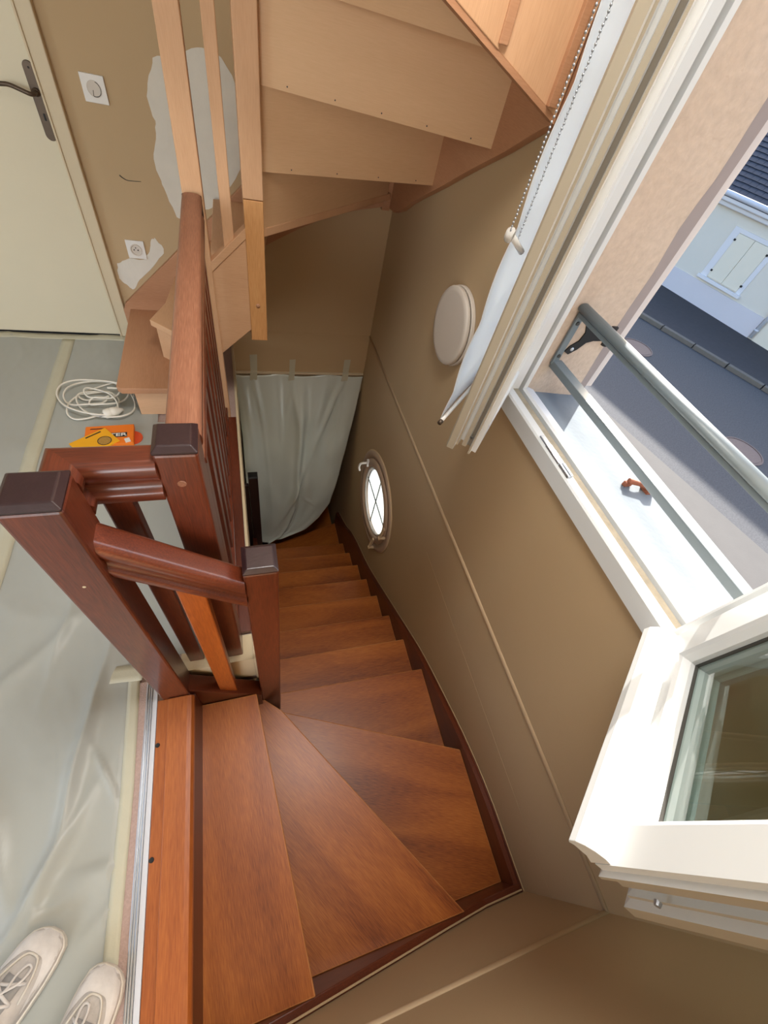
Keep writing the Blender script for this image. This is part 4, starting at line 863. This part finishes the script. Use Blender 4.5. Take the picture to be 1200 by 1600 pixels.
def text_mesh(body, size, loc, ang, mat, parent, name='lettering', shear=0.0):
    cu = bpy.data.curves.new('t', 'FONT'); cu.body = body; cu.size = size; cu.extrude = 0.0003; cu.align_x = 'CENTER'; cu.align_y = 'CENTER'; cu.offset = 0.0006
    to = bpy.data.objects.new('t', cu); col.objects.link(to); dg = bpy.context.evaluated_depsgraph_get()
    me = bpy.data.meshes.new_from_object(to.evaluated_get(dg)); bpy.data.objects.remove(to)
    me.materials.clear(); me.materials.append(mat)
    o = bpy.data.objects.new(name, me); col.objects.link(o); setparent(o, parent, Matrix.Translation(loc) @ Matrix.Rotation(ang, 4, 'Z') @ Matrix.Diagonal((1.5,1,1,1))); return o
text_mesh('TER', 0.028, lc+ux*0.02+Vector((0,0,0.0271)), oa, white_pl, lb)
bm, _, _ = rotbox(NB(), oc+ux*-0.05+uy*0.045, oa, 0.06, 0.006, 0.0261, 0.0265); obj('print_line', bm, label_black, ob)
bm, _, _ = rotbox(NB(), oc+ux*0.075+uy*-0.045, oa+0.3, 0.022, 0.03, 0.0261, 0.0265); obj('white_corner', bm, white_pl, ob)
bm = NB(); lathe(bm, (-0.53,1.675,0.004), (0,0,1), [(0,0.004),(0.048,0.004),(0.048,0)], 28)
tag(obj('sanding_disc', bm, red_m), 'red-orange sanding disc sticking out under the orange pack', 'sanding disc')
yc = Vector((-0.668,1.625,0)); ya = math.radians(38)
yb_ = thing('sandpaper_packet', yc, 'yellow sandpaper packet with round window lying on the orange pack', 'sandpaper pack')
bm, ux, uy = rotbox(NB(), yc, ya, 0.165, 0.115, 0.0275, 0.034); obj('packet', bm, yellow_m, yb_, bevel=0.001)
bm = NB(); lathe(bm, yc+ux*0.035+uy*-0.018+Vector((0,0,0.034)), (0,0,1), [(0,0.0006),(0.026,0.0006),(0.026,0)], 28); rw_ = obj('round_window', bm, grit_m, yb_)
bm = NB(); lathe(bm, yc+ux*0.035+uy*-0.018+Vector((0,0,0.034)), (0,0,1), [(0.026,0),(0.026,0.001),(0.029,0.001),(0.029,0)], 28, True); obj('window_rim', bm, label_black, rw_)
bm, _, _ = rotbox(NB(), yc+ux*0.02+uy*0.045, ya, 0.07, 0.007, 0.034, 0.0344); obj('print_line', bm, label_black, yb_)
bm, _, _ = rotbox(NB(), yc+ux*-0.065+uy*-0.01, ya, 0.018, 0.022, 0.034, 0.0344); obj('print_block', bm, label_black, yb_)

# ---- shoes of the person standing at the bottom of the picture (only the front halves are in view)
def shoe(toe, ang, label, mirror):
    L = 0.29; toe = Vector(toe); f = Vector((math.sin(ang), math.cos(ang), 0)); r = Vector((f.y, -f.x, 0))*(-1 if mirror else 1)
    root = thing('shoe', toe-f*L/2, label, 'shoe', 'pair of worn white lace-up shoes')
    wt = [(0,0.008),(0.02,0.026),(0.06,0.039),(0.14,0.047),(0.28,0.051),(0.45,0.047),(0.65,0.040),(0.85,0.038),(0.95,0.030),(1.0,0.012)]
    skew = [(0,0.010),(0.12,0.004),(0.3,0.0),(1,0)]
    ht_ = [(0,0.020),(0.03,0.034),(0.10,0.046),(0.22,0.055),(0.38,0.072),(0.52,0.092),(0.62,0.100),(0.8,0.088),(1.0,0.080)]
    def P(t, s, z): return toe - f*(t*L) + r*(s+interp(skew, t)) + Vector((0,0,z))
    out = []; ts = [0,0.005,0.015,0.03,0.06,0.1,0.15,0.22,0.3,0.4,0.5,0.6,0.7,0.8,0.88,0.94,0.98,1.0]
    for t in ts: out.append(P(t, interp(wt, t)+0.004, 0.006))
    for t in ts[::-1]: out.append(P(t, -interp(wt, t)-0.004, 0.006))
    obj('sole', prism(NB(), out, (0,0,0.020)), shoe_sole, root, bevel=0.004)
    bm = NB(); rows = []; na = 18; tt = [0.004+0.62*k/30 for k in range(31)]
    for t in tt:
        w_, h_ = interp(wt, t), interp(ht_, t); rowv = []
        for i in range(na+1):
            a = math.pi*i/na; ca, sa = math.cos(a), math.sin(a)
            s = w_*(abs(ca)**0.8)*(1 if ca > 0 else -1); z = 0.024+(h_-0.024)*(max(sa,0)**0.75)
            z += 0.0025*noise.noise(Vector((t*14, ca*2.2, mirror*7.0)))*(1 if z > 0.03 else 0)
            rowv.append(bm.verts.new(P(t, s, z)))
        rows.append(rowv)
    for a, b in zip(rows, rows[1:]):
        for i in range(na): bm.faces.new((a[i],a[i+1],b[i+1],b[i]))
    bm.faces.new(rows[0])
    up_ = obj('upper', bm, [shoe_m, shoe_toe], root, smooth=True)
    for p in up_.data.polygons:
        c = W[up_] @ p.center; t = (toe-c).dot(f)/L; s = (c-toe).dot(r)/max(0.01, interp(wt, max(t,0)))
        if c.z < 0.036: p.material_index = 1
    # collar / ankle part
    bm = NB(); rows = []
    for t in [0.60+0.40*k/14 for k in range(15)]:
        w_, h_ = interp(wt, t), interp(ht_, t); rows.append([bm.verts.new(P(t, sgn*w_*k, z)) for sgn, k, z in ((1,1.0,0.024),(1,0.98,0.05),(1,0.8,h_),(1,0.7,h_-0.004),(-1,0.7,h_-0.004),(-1,0.8,h_),(-1,0.98,0.05),(-1,1.0,0.024))])
    for a, b in zip(rows, rows[1:]):
        for i in (0,1,2,4,5,6): bm.faces.new((a[i],a[i+1],b[i+1],b[i]))
    obj('collar', bm, shoe_m, root, smooth=True)
    def top(t, s):
        w_, h_ = interp(wt, t), interp(ht_, t); ca = max(-1, min(1, (abs(s))**1.25)); z = 0.024+(h_-0.024)*(math.sqrt(max(0,1-ca*ca))**0.75)
        return P(t, s*w_, z+0.003)
    bm = NB(); rows = []      # toe overlay running back along both sides
    for i in range(25):
        sx = -0.97+1.94*i/24; t1 = 0.105+0.03*(1-sx*sx)+0.36*abs(sx)**4
        rows.append([bm.verts.new(top(0.006+(t1-0.006)*k/8, sx)+Vector((0,0,-0.0012))) for k in range(9)])
    for a, b in zip(rows, rows[1:]):
        for i in range(8): bm.faces.new((a[i],a[i+1],b[i+1],b[i]))
    tc_ = obj('toe_overlay', bm, shoe_toe, up_, smooth=True)
    obj('toe_seam', tube(NB(), [top(0.11+0.03*(1-(k/8-1)**2)+0.26*abs(k/8-1)**3, 0.74*(k/8-1)) for k in range(17)], 0.0026, 6), shoe_sole, up_, smooth=True)
    bm = NB(); rows = []
    for k in range(13): t = 0.26+0.34*k/12; rows.append([top(t, s) + Vector((0,0,0.001)) for s in (-0.42,-0.2,0,0.2,0.42)])
    vr = [[bm.verts.new(p) for p in q] for q in rows]
    for a, b in zip(vr, vr[1:]):
        for i in range(4): bm.faces.new((a[i],a[i+1],b[i+1],b[i]))
    to_ = obj('tongue', bm, plain('shoe_tongue', srgb(150,148,146), 0.9, 0.2, 40), root, smooth=True); mm = to_.modifiers.new('Solidify','SOLIDIFY'); mm.thickness = 0.003
    for k in range(6):
        t = 0.27+0.055*k; sgn = 1 if k % 2 else -1
        bm = NB(); tube(bm, [top(t, -0.5*sgn), top(t+0.015, -0.25*sgn)+Vector((0,0,0.004)), top(t+0.03, 0)+Vector((0,0,0.006)), top(t+0.042, 0.25*sgn)+Vector((0,0,0.004)), top(t+0.055, 0.5*sgn)], 0.0032, 6); obj('lace', bm, lace_m, root, smooth=True)
    lp = [top(0.33,0.0)+Vector((0,0,0.009)), top(0.27,0.30)+Vector((0,0,0.007)), top(0.20,0.34)+Vector((0,0,0.004)), top(0.19,0.10)+Vector((0,0,0.004)), top(0.25,-0.02)+Vector((0,0,0.006)), top(0.33,0.0)+Vector((0,0,0.011)), top(0.36,-0.35)+Vector((0,0,0.006)), top(0.30,-0.62)+Vector((0,0,0.004))]
    bm = NB(); tube(bm, catmull(lp, 6), 0.0028, 6); obj('lace', bm, lace_m, root, smooth=True)
    return root
shoe((-0.545,-0.052,0.010), math.radians(35), 'worn white left shoe, the one farther from the stairs', 0)
shoe((-0.405,-0.160,0.010), math.radians(31), 'worn white right shoe beside the aluminium floor profile', 1)
